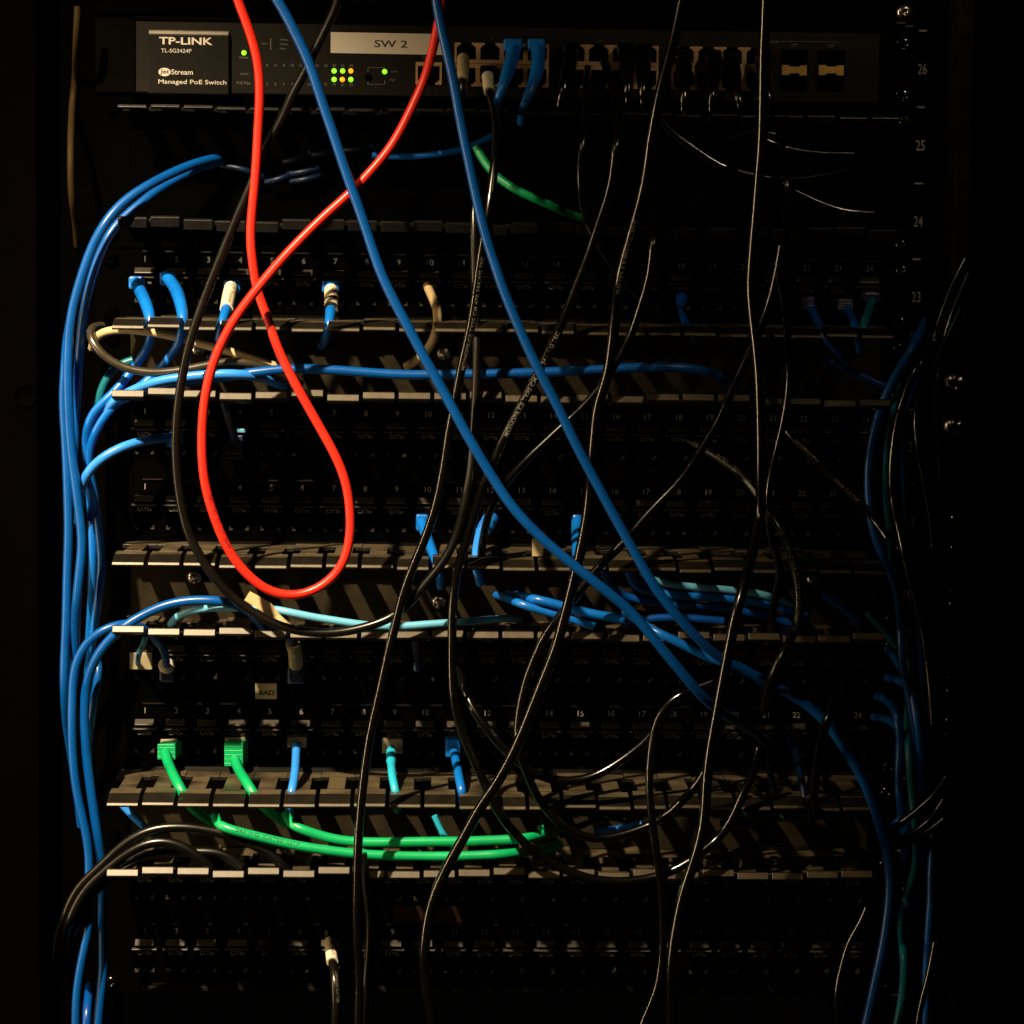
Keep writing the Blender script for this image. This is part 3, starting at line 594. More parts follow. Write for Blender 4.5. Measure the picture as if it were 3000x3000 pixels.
cable('slim black cable bending right below the switch ports and meeting the lettered one', K_, 2.3,
 [(1722, 200), (1718, 290), (1714, 373), (1704, 431), (1698, 497), (1702, 567), (1712, 621), (1731, 671), (1750, 710), (1775, 745), (1805, 790), (1850, 848), (1880, 872), (1930, 920)],
 [-14, -50, -72]+[-78]*8+[-74, -66, -50], 'black cables draped over the rack front')
cable('black cable sagging across the dark upper right of the first manager', K_, 2.3,
 [(1930, 340), (1959, 381), (2009, 420), (2046, 445), (2104, 486), (2145, 501), (2200, 515), (2241, 522), (2316, 525), (2415, 515), (2480, 500)], -70, 'black cables draped over the rack front')
cable('thin black cable lying higher across the dark upper right', K_, 2.0,
 [(2230, 405), (2270, 424), (2320, 439), (2378, 447), (2432, 451), (2500, 452)], -60)
cable('short black cable arching up left of the thin one at upper right', K_, 2.0,
 [(2120, 415), (2158, 397), (2200, 388), (2230, 386), (2270, 395)], -62)
cable('thin black cable sloping down right above the first patch panel', K_, 2.2,
 [(2310, 550), (2341, 569), (2374, 584), (2407, 598), (2448, 613), (2498, 623), (2560, 625)], -64)
cable('short black cable rising right above the first patch panel', K_, 2.2,
 [(1890, 640), (1930, 633), (1955, 627), (1984, 617), (2010, 606), (2036, 592), (2060, 575)], -60)
# right-hand black cables
cable('long black cable snaking down the right side in front of the blue ones', K_, 2.4,
 [(2830, 760), (2796, 825), (2780, 870), (2759, 928), (2746, 969), (2734, 1011), (2701, 1056), (2672, 1102), (2655, 1147), (2639, 1193), (2626, 1247), (2618, 1309), (2614, 1371), (2614, 1433), (2622, 1487), (2633, 1537), (2646, 1600), (2656, 1660), (2672, 1720), (2688, 1782), (2705, 1844), (2717, 1914), (2728, 2010), (2735, 2120)], [-40]*6+[-60]*10+[-62]*8, 'black cables down the right side')
cable('black cable curving along the right post beside the thumb screws', K_, 2.4,
 [(2840, 800), (2800, 895), (2778, 957), (2762, 1030), (2756, 1081), (2752, 1135), (2750, 1205), (2752, 1300), (2760, 1400)], -46, 'black cables down the right side')
cable('thin black cable close to the right post, second from it', K_, 2.0,
 [(2815, 905), (2790, 960), (2772, 990), (2745, 1060), (2715, 1120), (2690, 1170), (2684, 1210), (2690, 1300), (2708, 1400), (2725, 1500), (2735, 1600)], -52, 'black cables down the right side')
for lab, pts in (('black cable sweeping up right through the lower right bundle, uppermost of three', [(2590, 2440), (2616, 2428), (2650, 2409), (2684, 2379), (2724, 2346), (2751, 2315), (2775, 2275)]),
                 ('black cable sweeping up right through the lower right bundle, middle of three', [(2600, 2470), (2660, 2450), (2700, 2425), (2728, 2400), (2745, 2380), (2765, 2345)]),
                 ('black cable sweeping up right through the lower right bundle, lowest of three', [(2580, 2490), (2631, 2477), (2668, 2464), (2705, 2448), (2740, 2425), (2765, 2400)])):
    cable(lab, K_, 2.2, pts, -66, 'black cables down the right side')
cable('slim black cable bowing left at the bottom edge beside the right blue cable', K_, 2.2,
 [(2540, 2660), (2523, 2705), (2486, 2763), (2466, 2842), (2456, 2883), (2452, 2929), (2457, 2980), (2462, 3040)], -92)
cable('thin black cable leaning left at the lower right, beside the teal cable', K_, 2.0,
 [(2740, 2760), (2726, 2838), (2713, 2887), (2697, 2945), (2685, 3020)], -58)
cable('thin black cable leaning right at the lower right edge', K_, 2.0, [(2740, 2760), (2767, 2825), (2786, 2879), (2800, 2960)], -58)
cable('black cable entering at the bottom edge and rising left', K_, 2.0, [(2270, 2920), (2303, 2968), (2336, 3000), (2370, 3030)], -80)
cable('black cable rising to the right across the lowest manager, tip catching light', K_, 2.2,
 [(2080, 2540), (2137, 2506), (2170, 2490), (2200, 2480), (2225, 2472), (2255, 2470), (2300, 2478)], -56)
cable('thin black cable lying across the lowest manager beside the green tab', K_, 2.0,
 [(2110, 2412), (2155, 2412), (2200, 2417), (2232, 2425), (2270, 2440)], -50)
cable('thin black cable arching over the sagging one in the lowest manager', K_, 2.1,
 [(1640, 2450), (1672, 2431), (1710, 2414), (1745, 2402), (1775, 2394), (1800, 2394), (1840, 2405)], -60)
# ---- left bundle
G = 'blue cables bundled down the left side'
cable('blue cable arching left from behind the switch, outer one of the top pair', B, 2.75,
 [(640, 462), (592, 474), (518, 503), (435, 544), (364, 590), (306, 652), (269, 720), (242, 800), (222, 870), (209, 930), (203, 998), (199, 1123), (202, 1247), (212, 1350), (227, 1454), (240, 1550), (243, 1600), (236, 1660), (226, 1748), (220, 1831), (218, 1910), (216, 2000)],
 [-14, -24, -36, -46, -52]+[-58]*14+[-50, -44, -40], G)
cable('blue cable arching left from behind the switch, inner one of the top pair', B, 2.6,
 [(650, 472), (590, 488), (476, 546), (414, 592), (356, 642), (323, 682), (294, 740), (268, 820), (252, 895), (242, 957), (233, 1040), (224, 1150), (219, 1260), (217, 1350), (216, 1450)],
 [-10, -18, -30, -38, -42]+[-46]*6+[-44, -42, -40, -38], G)
cable('blue cable outermost on the left, long and nearly straight', B, 2.6,
 [(215, 900), (200, 980), (190, 1073), (184, 1164), (189, 1268), (196, 1371), (201, 1470), (202, 1562), (198, 1666), (193, 1790), (189, 1914), (188, 1997), (192, 2070), (199, 2135), (208, 2200), (218, 2270), (228, 2340), (238, 2420)],
 [-34, -38]+[-50]*10+[-44, -34, -24, -14, -6, 0], G)
cable('blue cable deep in the left bundle, bulging right beside the third manager', B, 2.4,
 [(258, 1880), (276, 1912), (290, 1948), (286, 1990), (275, 2040), (267, 2100), (262, 2160), (258, 2230)], [-10, -26, -36, -38, -38, -38, -34, -24], G)
o, pa = cable('blue cable with label-less boot, leftmost on the upper panel, dropping between fingers', 'blueb', 2.6,
 [(398, 826), (405, 842), (420, 874), (434, 912), (442, 945), (446, 990), (427, 1030), (402, 1066), (376, 1100), (345, 1143), (311, 1172), (275, 1207), (256, 1250), (250, 1290), (252, 1340), (259, 1400), (266, 1470), (271, 1550), (273, 1640), (271, 1720), (266, 1800), (262, 1870)],
 [-12, -18, -36, -54, -62, -60, -54, -52, -54, -57, -58, -58, -55, -50, -46, -42, -36, -34, -32, -28, -20, -12], 'blue cables plugged into the upper patch panel', radii=[3.3, 3.5, 3.6, 3.3, 2.9]+[2.5]*17)
boot(o, 376, 809, 420, 848, -2, -13)
o, pa = cable('blue cable with bent boot, second from left on the upper panel, dropping between fingers', 'blueb', 2.6,
 [(487, 808), (505, 832), (520, 862), (532, 900), (539, 948), (530, 1000), (491, 1056), (442, 1108), (392, 1142), (346, 1174), (316, 1203), (288, 1245), (267, 1290), (260, 1340), (270, 1400), (281, 1465), (290, 1550), (297, 1640), (294, 1690), (287, 1748), (280, 1806), (271, 1870), (262, 1940), (258, 2020), (258, 2090)],
 [-13, -22, -36, -52, -62, -60, -52, -52, -54, -57, -58, -56, -52, -48, -42, -36, -34, -36, -38, -38, -36, -32, -26, -18, -8], 'blue cables plugged into the upper patch panel', radii=[3.4, 3.6, 3.7, 3.4, 2.9]+[2.5]*20)
boot(o, 467, 796, 513, 838, -2, -12)
o, pa = cable('blue cable with a wordy white label sleeve, third plug on the upper panel', 'blueb', 2.5,
 [(679, 832), (674, 850), (668, 880), (661, 912), (653, 932), (647, 950), (640, 1000), (620, 1060), (600, 1085)],
 [-12, -18, -30, -46, -56, -60, -56, -48, -40], 'blue cables plugged into the upper patch panel', radii=[2.9, 3.1, 3.2, 3.0, 2.5, 2.1, 2.3, 2.3, 2.3])
boot(o, 655, 819, 704, 858, -2, -12); sleeve(o, pa, 675, 838, 663, 908, .7, 'sleeve', 'HP Phone', size=2.6)
o, pa = cable('blue cable with a ringed white sleeve plugged right of the red loop', 'blueb', 2.6,
 [(969, 838), (970, 860), (972, 890), (970, 915), (967, 938), (963, 960), (957, 985), (948, 1005), (942, 1014)],
 [-12, -18, -32, -46, -56, -60, -46, -20, 0], 'blue cables plugged into the upper patch panel', radii=[3.0, 3.3, 3.4, 3.1, 2.7, 2.3, 2.3, 2.3, 2.3])
boot(o, 943, 822, 994, 858, -2, -12); sl = sleeve(o, pa, 970, 846, 971, 908, .7, 'sleeve')
for y in (878, 886, 904): sleeve(o, pa, 971, y, 971, y+2.2, .76, 'inkblack', name='printed_ring').parent = sl
o, pa = cable('beige cable bending down between the fingers, right of the ringed white sleeve', 'tan', 2.6,
 [(1252, 838), (1258, 850), (1271, 878), (1280, 912), (1281, 940), (1278, 972), (1262, 1010), (1230, 1050), (1190, 1075)],
 [-8, -14, -34, -52, -60, -60, -54, -46, -40])
# right side boots on the upper panel
for lab, bx, tail, ty in (('ribbed violet-blue boot at the right of the upper panel, left of two', (2365, 870, 2386, 910), [(2374, 890), (2385, 925), (2400, 955), (2415, 985), (2440, 1015), (2468, 1040), (2485, 1060)], 'blue2'),
                      ('ribbed violet-blue boot at the right of the upper panel, right of two', (2455, 875, 2500, 910), [(2476, 890), (2492, 925), (2505, 955), (2512, 980), (2516, 1000), (2520, 1030)], 'blue2')):
    o, pa = cable(lab, ty, 2.4, tail, [-14, -34, -52, -58, -54, -50, -44][:len(tail)], 'blue cables plugged into the upper patch panel')
    x0, y0, x1, y1 = bx; boot(o, x0, y0, x1, y1, -4, -24, 'navy', ribs=4)
o, pa = cable('dark teal cable leaving the far right port of the upper panel', 'teal', 2.4, [(2555, 880), (2546, 905), (2537, 935), (2530, 955), (2522, 985), (2518, 1010)], [-14, -26, -46, -58, -58, -50])
boot(o, 2532, 856, 2580, 890, -2, -16, 'navy')
o, pa = cable('blue wedge plug hanging off the shaded right half of the upper panel', 'blue2', 2.2, [(1997, 872), (1996, 885), (1994, 900), (2000, 930), (2014, 958), (2028, 980), (2044, 1000)], [-8, -12, -20, -44, -58, -58, -50], radii=[3.6, 3.4, 1.8, 2.2, 2.2, 2.2, 2.2])
boot(o, 1978, 850, 2024, 872, -2, -8, 'dark')
# ---- second manager
cable('long horizontal blue cable lying through the second manager', 'blue', 2.7,
 [(262, 1235), (290, 1200), (340, 1176), (395, 1155), (465, 1131), (545, 1117), (625, 1108), (720, 1095), (820, 1084), (886, 1081), (990, 1086), (1114, 1094), (1238, 1097), (1342, 1096), (1487, 1095), (1566, 1093), (1690, 1087), (1814, 1079), (1897, 1075), (1980, 1074), (2029, 1080), (2080, 1090), (2118, 1112), (2150, 1145)],
 [-50, -54, -60, -64, -66, -68, -69]+[-70]*13+[-68, -64, -56, -40])
cable('light blue cable lying over the left end of the long horizontal one', 'bluel', 2.6,
 [(296, 1228), (334, 1172), (385, 1146), (455, 1119), (538, 1106), (621, 1098), (690, 1096), (740, 1101), (790, 1114), (830, 1130)], [-52, -60, -66, -71, -74, -75, -75, -70, -58, -40])
cable('beige cable looping out of the second manager and back behind the red loop', 'tan', 2.4,
 [(270, 1020), (272, 995), (290, 978), (310, 968), (352, 963), (414, 970), (497, 984), (538, 994), (600, 1012), (671, 1029), (745, 1054), (800, 1069), (830, 1079), (880, 1095)],
 [-50, -56, -60, -62, -62, -62, -60, -58, -58, -58, -58, -58, -56, -48])
cable('glossy black cable looping under the beige one at the left of the second manager', 'olive', 2.4,
 [(300, 955), (272, 952), (260, 968), (266, 998), (291, 1033), (331, 1063), (373, 1081), (435, 1091), (497, 1089), (559, 1079), (600, 1071), (663, 1060), (725, 1062), (783, 1078), (830, 1098), (880, 1125)],
 [-48, -54, -62]+[-68]*5+[-67, -66, -65, -64, -63, -62, -58, -46])
cable('teal cable end deep in the left of the second manager', 'teal', 2.4, [(285, 1200), (292, 1150), (305, 1115), (325, 1085), (350, 1062), (390, 1055)], -34)
cable('blue cable sloping down right into the shaded end of the second manager', 'blue2', 2.0, [(2420, 1055), (2470, 1076), (2510, 1094), (2555, 1113), (2600, 1135)], -36)
# ---- panel two plugs
o, pa = cable('bright blue cable bending left from the upper row of the second panel', 'bluel', 2.7,
 [(520, 1292), (497, 1284), (455, 1285), (393, 1296), (331, 1320), (284, 1352), (255, 1385), (240, 1420), (234, 1470), (230, 1530)], [-14, -28, -44, -54, -58, -58, -56, -52, -46, -38])
boot(o, 488, 1268, 530, 1312, -2, -18, 'bluel')
o, pa = cable('grey-blue cable plugged upside down into the upper row of the second panel', 'navy', 2.4, [(685, 1285), (684, 1265), (676, 1240), (668, 1215), (660, 1190), (655, 1165)], [-22, -30, -44, -54, -58, -58])
boot(o, 660, 1275, 711, 1346, -2, -20, 'navy', ribs=2)
m = MB(); a = at(700, 1262, -20); m.box(a.x-3, a.x+4, -20, -17, a.z-1.2, a.z+1.2); m.build('latch', 'pale', o, bevel=.8)
o, pa = cable('blue plug in the second panel half hidden by a black cable, left of three', 'blueb', 2.4, [(1236, 1530), (1243, 1550), (1255, 1582), (1268, 1622), (1280, 1655), (1286, 1680), (1290, 1720)], [-14, -20, -36, -52, -62, -60, -50], 'blue plugs in the lower row of the second panel', radii=[3.4, 3.4, 3.0, 2.8, 2.4, 2.2, 2.2])
boot(o, 1219, 1506, 1254, 1556, -2, -14)
o, pa = cable('blue ribbed plug slanting left in the second panel, middle of three', 'bluel', 2.5, [(1440, 1512), (1426, 1540), (1411, 1565), (1400, 1590), (1392, 1625), (1391, 1655), (1397, 1680), (1406, 1710)], [-8, -22, -36, -46, -56, -62, -58, -48], 'blue plugs in the lower row of the second panel', radii=[4.0, 4.2, 3.6, 2.8, 2.5, 2.2, 2.2, 2.2])
boot(o, 1426, 1508, 1455, 1535, -2, -12, 'blueb')
m = MB()
for k in range(5):
    c, t, r = pa.ev(pa.near(1440-5.6*k, 1522+9*k)); m.lathe(c, t, [(r+.1, -.5), (r+.55, -.3), (r+.55, .3), (r+.1, .5)], 16)
m.build('boot_rib', 'blueb', o)
o, pa = cable('blue plug with tapering cable in the second panel, right of three', 'blueb', 2.6, [(1692, 1528), (1691, 1550), (1690, 1580), (1688, 1610), (1686, 1640), (1684, 1668), (1690, 1710)], [-12, -20, -36, -48, -58, -62, -50], 'blue plugs in the lower row of the second panel', radii=[3.6, 3.6, 3.3, 2.8, 2.2, 2.0, 2.0])
boot(o, 1678, 1508, 1707, 1545, -2, -13)
m = MB(); a = at(1574, 1608, -60); m.box(a.x-3, a.x+3, -62, -61, a.z-4, a.z+6); lb = m.build('paper_tag', 'yellow', None, origin=(a.x, -61, a.z)); lb['label'] = 'small yellowed paper tag standing on the third manager fingers, behind the long blue cable'; lb['category'] = 'tag'
# ---- third manager
cable('blue cable arching high through the left of the third manager and down the side', B, 2.75,
 [(780, 1850), (740, 1800), (696, 1772), (663, 1763), (600, 1757), (538, 1760), (476, 1774), (414, 1803), (360, 1836), (319, 1874), (287, 1914), (263, 1968), (250, 2030), (247, 2100), (251, 2162), (258, 2237), (265, 2303), (273, 2366), (286, 2457), (296, 2523), (302, 2593), (302, 2660), (303, 2760), (303, 2854), (295, 2912), (288, 2980), (284, 3050)],
 [-40, -50, -58]+[-64]*5+[-66, -66, -64, -60]+[-56]*7+[-52, -48]+[-46]*6, G)
cable('blue cable arching lower through the left of the third manager and down the side', B, 2.5,
 [(430, 1850), (400, 1826), (373, 1824), (331, 1832), (287, 1852), (250, 1885), (226, 1922), (214, 1964), (211, 2038), (210, 2121), (213, 2204), (219, 2270), (228, 2330), (243, 2400), (256, 2469), (261, 2531), (258, 2590), (260, 2660), (258, 2726), (248, 2780), (235, 2846), (227, 2904), (223, 2970), (222, 3040)],
 [-44, -52, -57]+[-60]*6+[-62]*15, G)
cable('blue cable rising from the bottom edge, between the two lowest bends', 'blue2', 2.6, [(262, 2890), (258, 2920), (254, 2950), (254, 2985), (252, 3050)], [-10, -24, -36, -40, -40], G)
o, pa = cable('pale blue cable lying along the third manager, dipping in the middle', 'pale', 2.2,
 [(500, 1830), (516, 1806), (560, 1788), (613, 1780), (690, 1779), (760, 1782), (816, 1785), (870, 1798), (915, 1808), (969, 1817), (1031, 1827), (1093, 1834), (1172, 1836), (1238, 1830), (1300, 1825), (1363, 1820), (1410, 1816), (1470, 1812), (1520, 1815)],
 [-40, -46, -50, -54, -56, -58]+[-66]*10+[-58, -46, -30])
for lab, mt, r, pts, dp in (
 ('pale blue cable at the back of the third manager, uppermost of three', 'pale', 2.2, [(1868, 1640), (1880, 1672), (1915, 1700), (1970, 1712), (2040, 1719), (2130, 1728), (2230, 1742), (2330, 1772)], [-50, -36]+[-15]*6),
 ('bright blue cable at the back of the third manager, middle of three', 'blueb', 2.6, [(1830, 1640), (1842, 1680), (1875, 1722), (1950, 1740), (2050, 1747), (2150, 1756), (2260, 1775), (2360, 1808)], [-48, -34]+[-13]*6),
 ('deep blue cable at the back of the third manager, lowest of three', 'blue2', 2.4, [(1760, 1640), (1775, 1690), (1820, 1745), (1900, 1764), (2000, 1774), (2110, 1780), (2230, 1800), (2340, 1835)], [-46, -32]+[-11]*6)):
    cable(lab, mt, r, pts, dp, 'cables at the back of the third manager')
cable('blue cable slanting down from left of centre in the third manager, lower of two', 'blueb', 2.4, [(1455, 1744), (1475, 1750), (1490, 1756), (1524, 1769), (1574, 1786), (1624, 1797), (1690, 1818), (1740, 1835)], [0, -20, -44]+[-66]*5, 'blue cables slanting through the third manager')
cable('blue cable slanting down from left of centre in the third manager, upper of two', 'blueb', 2.6, [(1490, 1740), (1510, 1744), (1530, 1749), (1566, 1757), (1615, 1767), (1673, 1784), (1711, 1793), (1760, 1802), (1830, 1815)], [0, -20, -44]+[-68]*6, 'blue cables slanting through the third manager')
cable('blue cable lying flat behind the two long ones in the third manager', 'blue2', 2.3, [(1830, 1825), (1880, 1817), (1926, 1811), (2000, 1811), (2071, 1815), (2120, 1820)], -62)
cable('bright blue cable running under the long diagonal one toward the lower right', 'blueb', 2.5, [(1830, 1790), (1876, 1822), (1918, 1848), (1960, 1868), (2000, 1887), (2054, 1918), (2110, 1938), (2166, 1955), (2215, 1985), (2262, 2022)], [-70, -80]+[-96]*6+[-78, -50])
cable('short blue cable falling right of the bolt in the third manager', 'blue2', 2.1, [(2410, 1745), (2440, 1757), (2465, 1775), (2488, 1797), (2520, 1830)], -30)
cable('faint blue cable falling at the far right of the third manager', 'teal', 2.1, [(2540, 1795), (2565, 1820), (2595, 1853), (2625, 1895)], -36)
# a loose white retaining strap inside the third manager
m = MB(); Ys = -68
pts = [(732, 1732), (765, 1750), (797, 1769), (818, 1798), (862, 1838)]; wv = [(-16, 26), (-14, 30), (-22, 27), (-26, 14), (-6, 5)]
vs = []
for (px, py), (dx, dy) in zip(pts, wv):
    a = at(px, py, Ys); b = at(px+dx, py+dy, Ys-4); vs += [a, b, a+Vector((0, 1, -.3)), b+Vector((0, 1, -.3))]
fs = []
for i in range(4):
    k = 4*i; fs += [(k, k+1, k+5, k+4), (k+2, k+6, k+7, k+3), (k, k+4, k+6, k+2), (k+1, k+3, k+7, k+5)]
fs += [(0, 2, 3, 1), (16, 17, 19, 18)]
m.add(vs, fs); lb = m.build('cable_strap', 'tan', None, origin=at(790, 1790, Ys)); lb['label'] = 'loose pale plastic strap poking out beneath the black U-shaped cable'; lb['category'] = 'strap'
# ---- panel three upper row plugs
o, pa = cable('pale blue cable in a clear plug, first port of the third panel upper row', 'pale', 1.7, [(405, 1945), (404, 1930), (412, 1905), (422, 1885), (428, 1860)], [-10, -20, -36, -50, -56])
plug(o, 380, 1912, 446, 1962, 4, -8)
o, pa = cable('deep blue cable with a pale collar, second port of the third panel upper row', 'blue2', 2.3, [(488, 1955), (488, 1935), (482, 1912), (470, 1890), (452, 1872), (440, 1850)], [-10, -20, -36, -48, -56, -58])
c, t, r = pa.ev(3); m = MB(); m.lathe(c, t, [(4.4, -1.2), (4.8, -.6), (4.8, .6), (4.2, 1.2)], 20); m.build('collar', 'paper', o); boot(o, 466, 1955, 512, 2000, -2, -12, 'navy')
o, pa = cable('yellow-labelled cable hanging off the third manager above port six', 'navy', 2.6, [(868, 1965), (867, 1940), (865, 1905), (856, 1878), (848, 1860)], [-18, -30, -44, -54, -58])
boot(o, 842, 1950, 893, 2005, -2, -18, 'navy'); sleeve(o, pa, 867, 1945, 862, 1880, 1.6, 'yellow', 'UP ELIC', size=2.6)
o, pa = cable('small grey-blue plug in the upper row of the third panel behind the black cable', 'navy', 2.3, [(1228, 1958), (1226, 1935), (1220, 1905), (1216, 1870)], [-12, -26, -46, -58])
boot(o, 1212, 1946, 1240, 1968, -2, -13, 'pale'); 
# ---- panel three lower row plugs
def lower(lab, mt, pts, rad, bx, kind, bm, dep=None):
    o, pa = cable(lab, mt, rad, pts, dep or [-16, -26, -42, -56, -62, -60, -50][:len(pts)], 'cables plugged into the lower row of the third panel')
    return o, pa
o, pa = lower('green cable with ribbed square boot in port two, left of two green plugs', 'green', [(484, 2205), (490, 2230), (505, 2267), (522, 2300), (537, 2328), (560, 2365), (600, 2395), (636, 2414)], 2.95, None, None, None, [-16, -26, -44, -58, -62, -58, -54, -52])
boot(o, 461, 2180, 514, 2226, -2, -15, 'green', bevel=1.0, ribs=3, tilt=2.5); plug(o, 470, 2166, 520, 2184, 4, -3)
o, pa = lower('green cable with ribbed square boot in port four, right of two green plugs', 'green', [(688, 2225), (697, 2248), (712, 2276), (729, 2302), (744, 2330), (775, 2365), (815, 2398), (842, 2414)], 2.95, None, None, None, [-16, -28, -46, -58, -62, -58, -54, -52])
boot(o, 657, 2176, 712, 2246, -2, -16, 'green', bevel=1.0, ribs=5, tilt=2.0); plug(o, 659, 2160, 718, 2178, 4, -4)
o, pa = lower('light blue bootless cable with bare clear plug, sixth port of the third panel', 'bluel', [(869, 2182), (868, 2215), (865, 2258), (858, 2300), (850, 2328), (846, 2360), (850, 2400)], 2.5, None, None, None, [-8, -22, -42, -56, -62, -60, -50])
plug(o, 842, 2160, 898, 2190, 4, -8)
c, t, r = pa.ev(1.5); m = MB()
for k in range(4): m.lathe(c+Vector((-1.6+k*1.1, 0, 0)), t, [(.45, -3), (.45, 2.5)], 8)
m.build('wire', 'tan', o)
o, pa = lower('cyan cable in a grey plug, ninth port of the third panel', 'cyan', [(1146, 2192), (1147, 2215), (1148, 2238), (1149, 2262), (1152, 2292), (1161, 2326), (1164, 2352), (1165, 2372)], 2.4, None, None, None, [-10, -22, -34, -46, -56, -62, -34, 0])
plug(o, 1120, 2166, 1180, 2208, 4, -8); c1, t1, r1 = pa.ev(pa.near(1147, 2190)); 
s0 = pa.near(1147, 2195); s1 = pa.near(1148, 2240); P_ = []; R_ = []
for i in range(7):
    c, t, r = pa.ev(s0+(s1-s0)*i/6); P_.append(c); R_.append(r+(.55 if i < 6 else .15))
tube(P_, R_, 16).build('boot', 'cyan', o)
o, pa = lower('blue cable with blue boot, eleventh port of the third panel', 'blueb', [(1330, 2200), (1333, 2222), (1339, 2250), (1347, 2288), (1355, 2322), (1359, 2348), (1361, 2370)], 2.6, None, None, None, [-14, -24, -38, -54, -62, -36, 0])
boot(o, 1305, 2166, 1349, 2220, -2, -15, 'blueb')
for lab, b_, pts in (('blue plug left of two at the right of the third panel lower row', (2240, 2168, 2271, 2196), [(2256, 2185), (2254, 2205), (2256, 2240), (2262, 2290), (2270, 2340)]),
                ('blue plug right of two at the right of the third panel lower row', (2314, 2172, 2340, 2200), [(2328, 2186), (2332, 2205), (2340, 2240), (2350, 2290), (2356, 2340)])):
    o, pa = cable(lab, 'faint', 2.2, pts, [-10, -20, -40, -56, -62], 'blue plugs at the right of the third panel'); boot(o, *b_, -2, -13, 'blue2')  # tails coloured almost black in place of shade
# ---- fourth manager
def greenrun(lab, pts, dep, r):
    return cable(lab, 'green', r, pts, dep, 'green cables lying along the lowest manager')
o, pa = greenrun('thick green cable lying along the lowest manager, upper of two', [(838, 2385), (842, 2405), (858, 2420), (880, 2428), (918, 2441), (969, 2456), (1031, 2465), (1114, 2469), (1197, 2468), (1280, 2466), (1363, 2465), (1425, 2462), (1487, 2459), (1545, 2453), (1590, 2444), (1650, 2430)], [-58, -62]+[-70]*12+[-60, -44], 2.75)
tg = MB(); c = at(1584, 2432, -52); tg.box(c.x-1.8, c.x+1.8, -53, -51, c.z-4, c.z+3); tg.build('latch_tab', 'green', o, bevel=.5)
o, pa = greenrun('thick green cable lying along the lowest manager, lower of two', [(630, 2390), (634, 2408), (652, 2424), (690, 2435), (745, 2449), (800, 2463), (866, 2478), (948, 2491), (1031, 2500), (1114, 2505), (1197, 2508), (1321, 2508), (1404, 2507), (1483, 2503), (1537, 2497), (1590, 2490), (1640, 2475)], [-62, -66]+[-74]*12+[-66, -56, -44], 2.75)
cprint(o, pa, '24AWG  CAT5E  UTP', 690, 2432, 2.2, 'inkblack', False, .3, 0, 1.3)
GA = 'black cables arching through the left of the lowest manager'
for lab, pts, dp in (('glossy black cable arching through the lowest manager, outermost', [(170, 3040), (166, 2920), (168, 2810), (176, 2740), (188, 2690), (208, 2634), (245, 2583), (298, 2538), (356, 2482), (414, 2443), (476, 2425), (538, 2422), (600, 2430), (663, 2444), (725, 2466), (787, 2498), (835, 2540), (860, 2590)], [80, 40, 0, -40]+[-70]*15),
                 ('glossy black cable arching through the lowest manager, middle', [(186, 3040), (184, 2920), (186, 2830), (194, 2755), (205, 2700), (226, 2645), (262, 2592), (315, 2545), (372, 2500), (420, 2474), (460, 2464), (500, 2467), (540, 2482), (580, 2508), (615, 2545)], [80, 40, 0, -40]+[-72]*12),
                 ('black cable arching through the lowest manager, innermost and dullest', [(204, 3040), (202, 2920), (204, 2830), (211, 2760), (224, 2704), (246, 2650), (284, 2600), (330, 2562), (385, 2530), (430, 2505), (500, 2500), (570, 2498), (650, 2500), (710, 2540)], [80, 40, 0, -38]+[-64]*11)):
    o, pa = cable(lab, 'blackg', 2.8, pts, dp, GA)
cable('short light blue cable under the first finger of the lowest manager', 'bluel', 2.2, [(352, 2350), (376, 2380), (398, 2400), (424, 2421), (450, 2445), (480, 2480)], -40)
cable('short cyan cable standing behind the upper green cable', 'cyan', 2.0, [(1272, 2390), (1278, 2405), (1284, 2425), (1300, 2455), (1340, 2490)], -30)
cable('small blue cable seen between black ones in the lowest manager', 'blueb', 2.2, [(1740, 2440), (1790, 2433), (1832, 2425), (1880, 2415)], -36)
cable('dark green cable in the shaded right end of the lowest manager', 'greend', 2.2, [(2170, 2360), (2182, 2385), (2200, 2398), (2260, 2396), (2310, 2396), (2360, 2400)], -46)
# ---- bottom panel
o, pa = cable('black cable with a white label sleeve at the bottom, plugged into port seven', 'blackd', 2.6, [(964, 2735), (966, 2755), (971, 2790), (977, 2830), (982, 2862), (985, 2920), (984, 2970), (980, 3040)], [-10, -18, -36, -50, -58, -62, -62, -60])
sleeve(o, pa, 966, 2756, 976, 2820, .8, 'sleeve', 'Gifreq Front', size=2.5); boot(o, 950, 2725, 982, 2752, -2, -12, 'black'); cprint(o, pa, 'AWG24 CAT5E', 984, 2850, 1.8, 'greyprint', False, .5)
cable('glossy black cable descending from the lowest fingers beside the white-sleeved one', 'blackd', 3.0, [(1060, 2500), (1066, 2545), (1074, 2593), (1081, 2655), (1086, 2718), (1084, 2780), (1080, 2842), (1073, 2904), (1062, 2980), (1056, 3040)], -86)
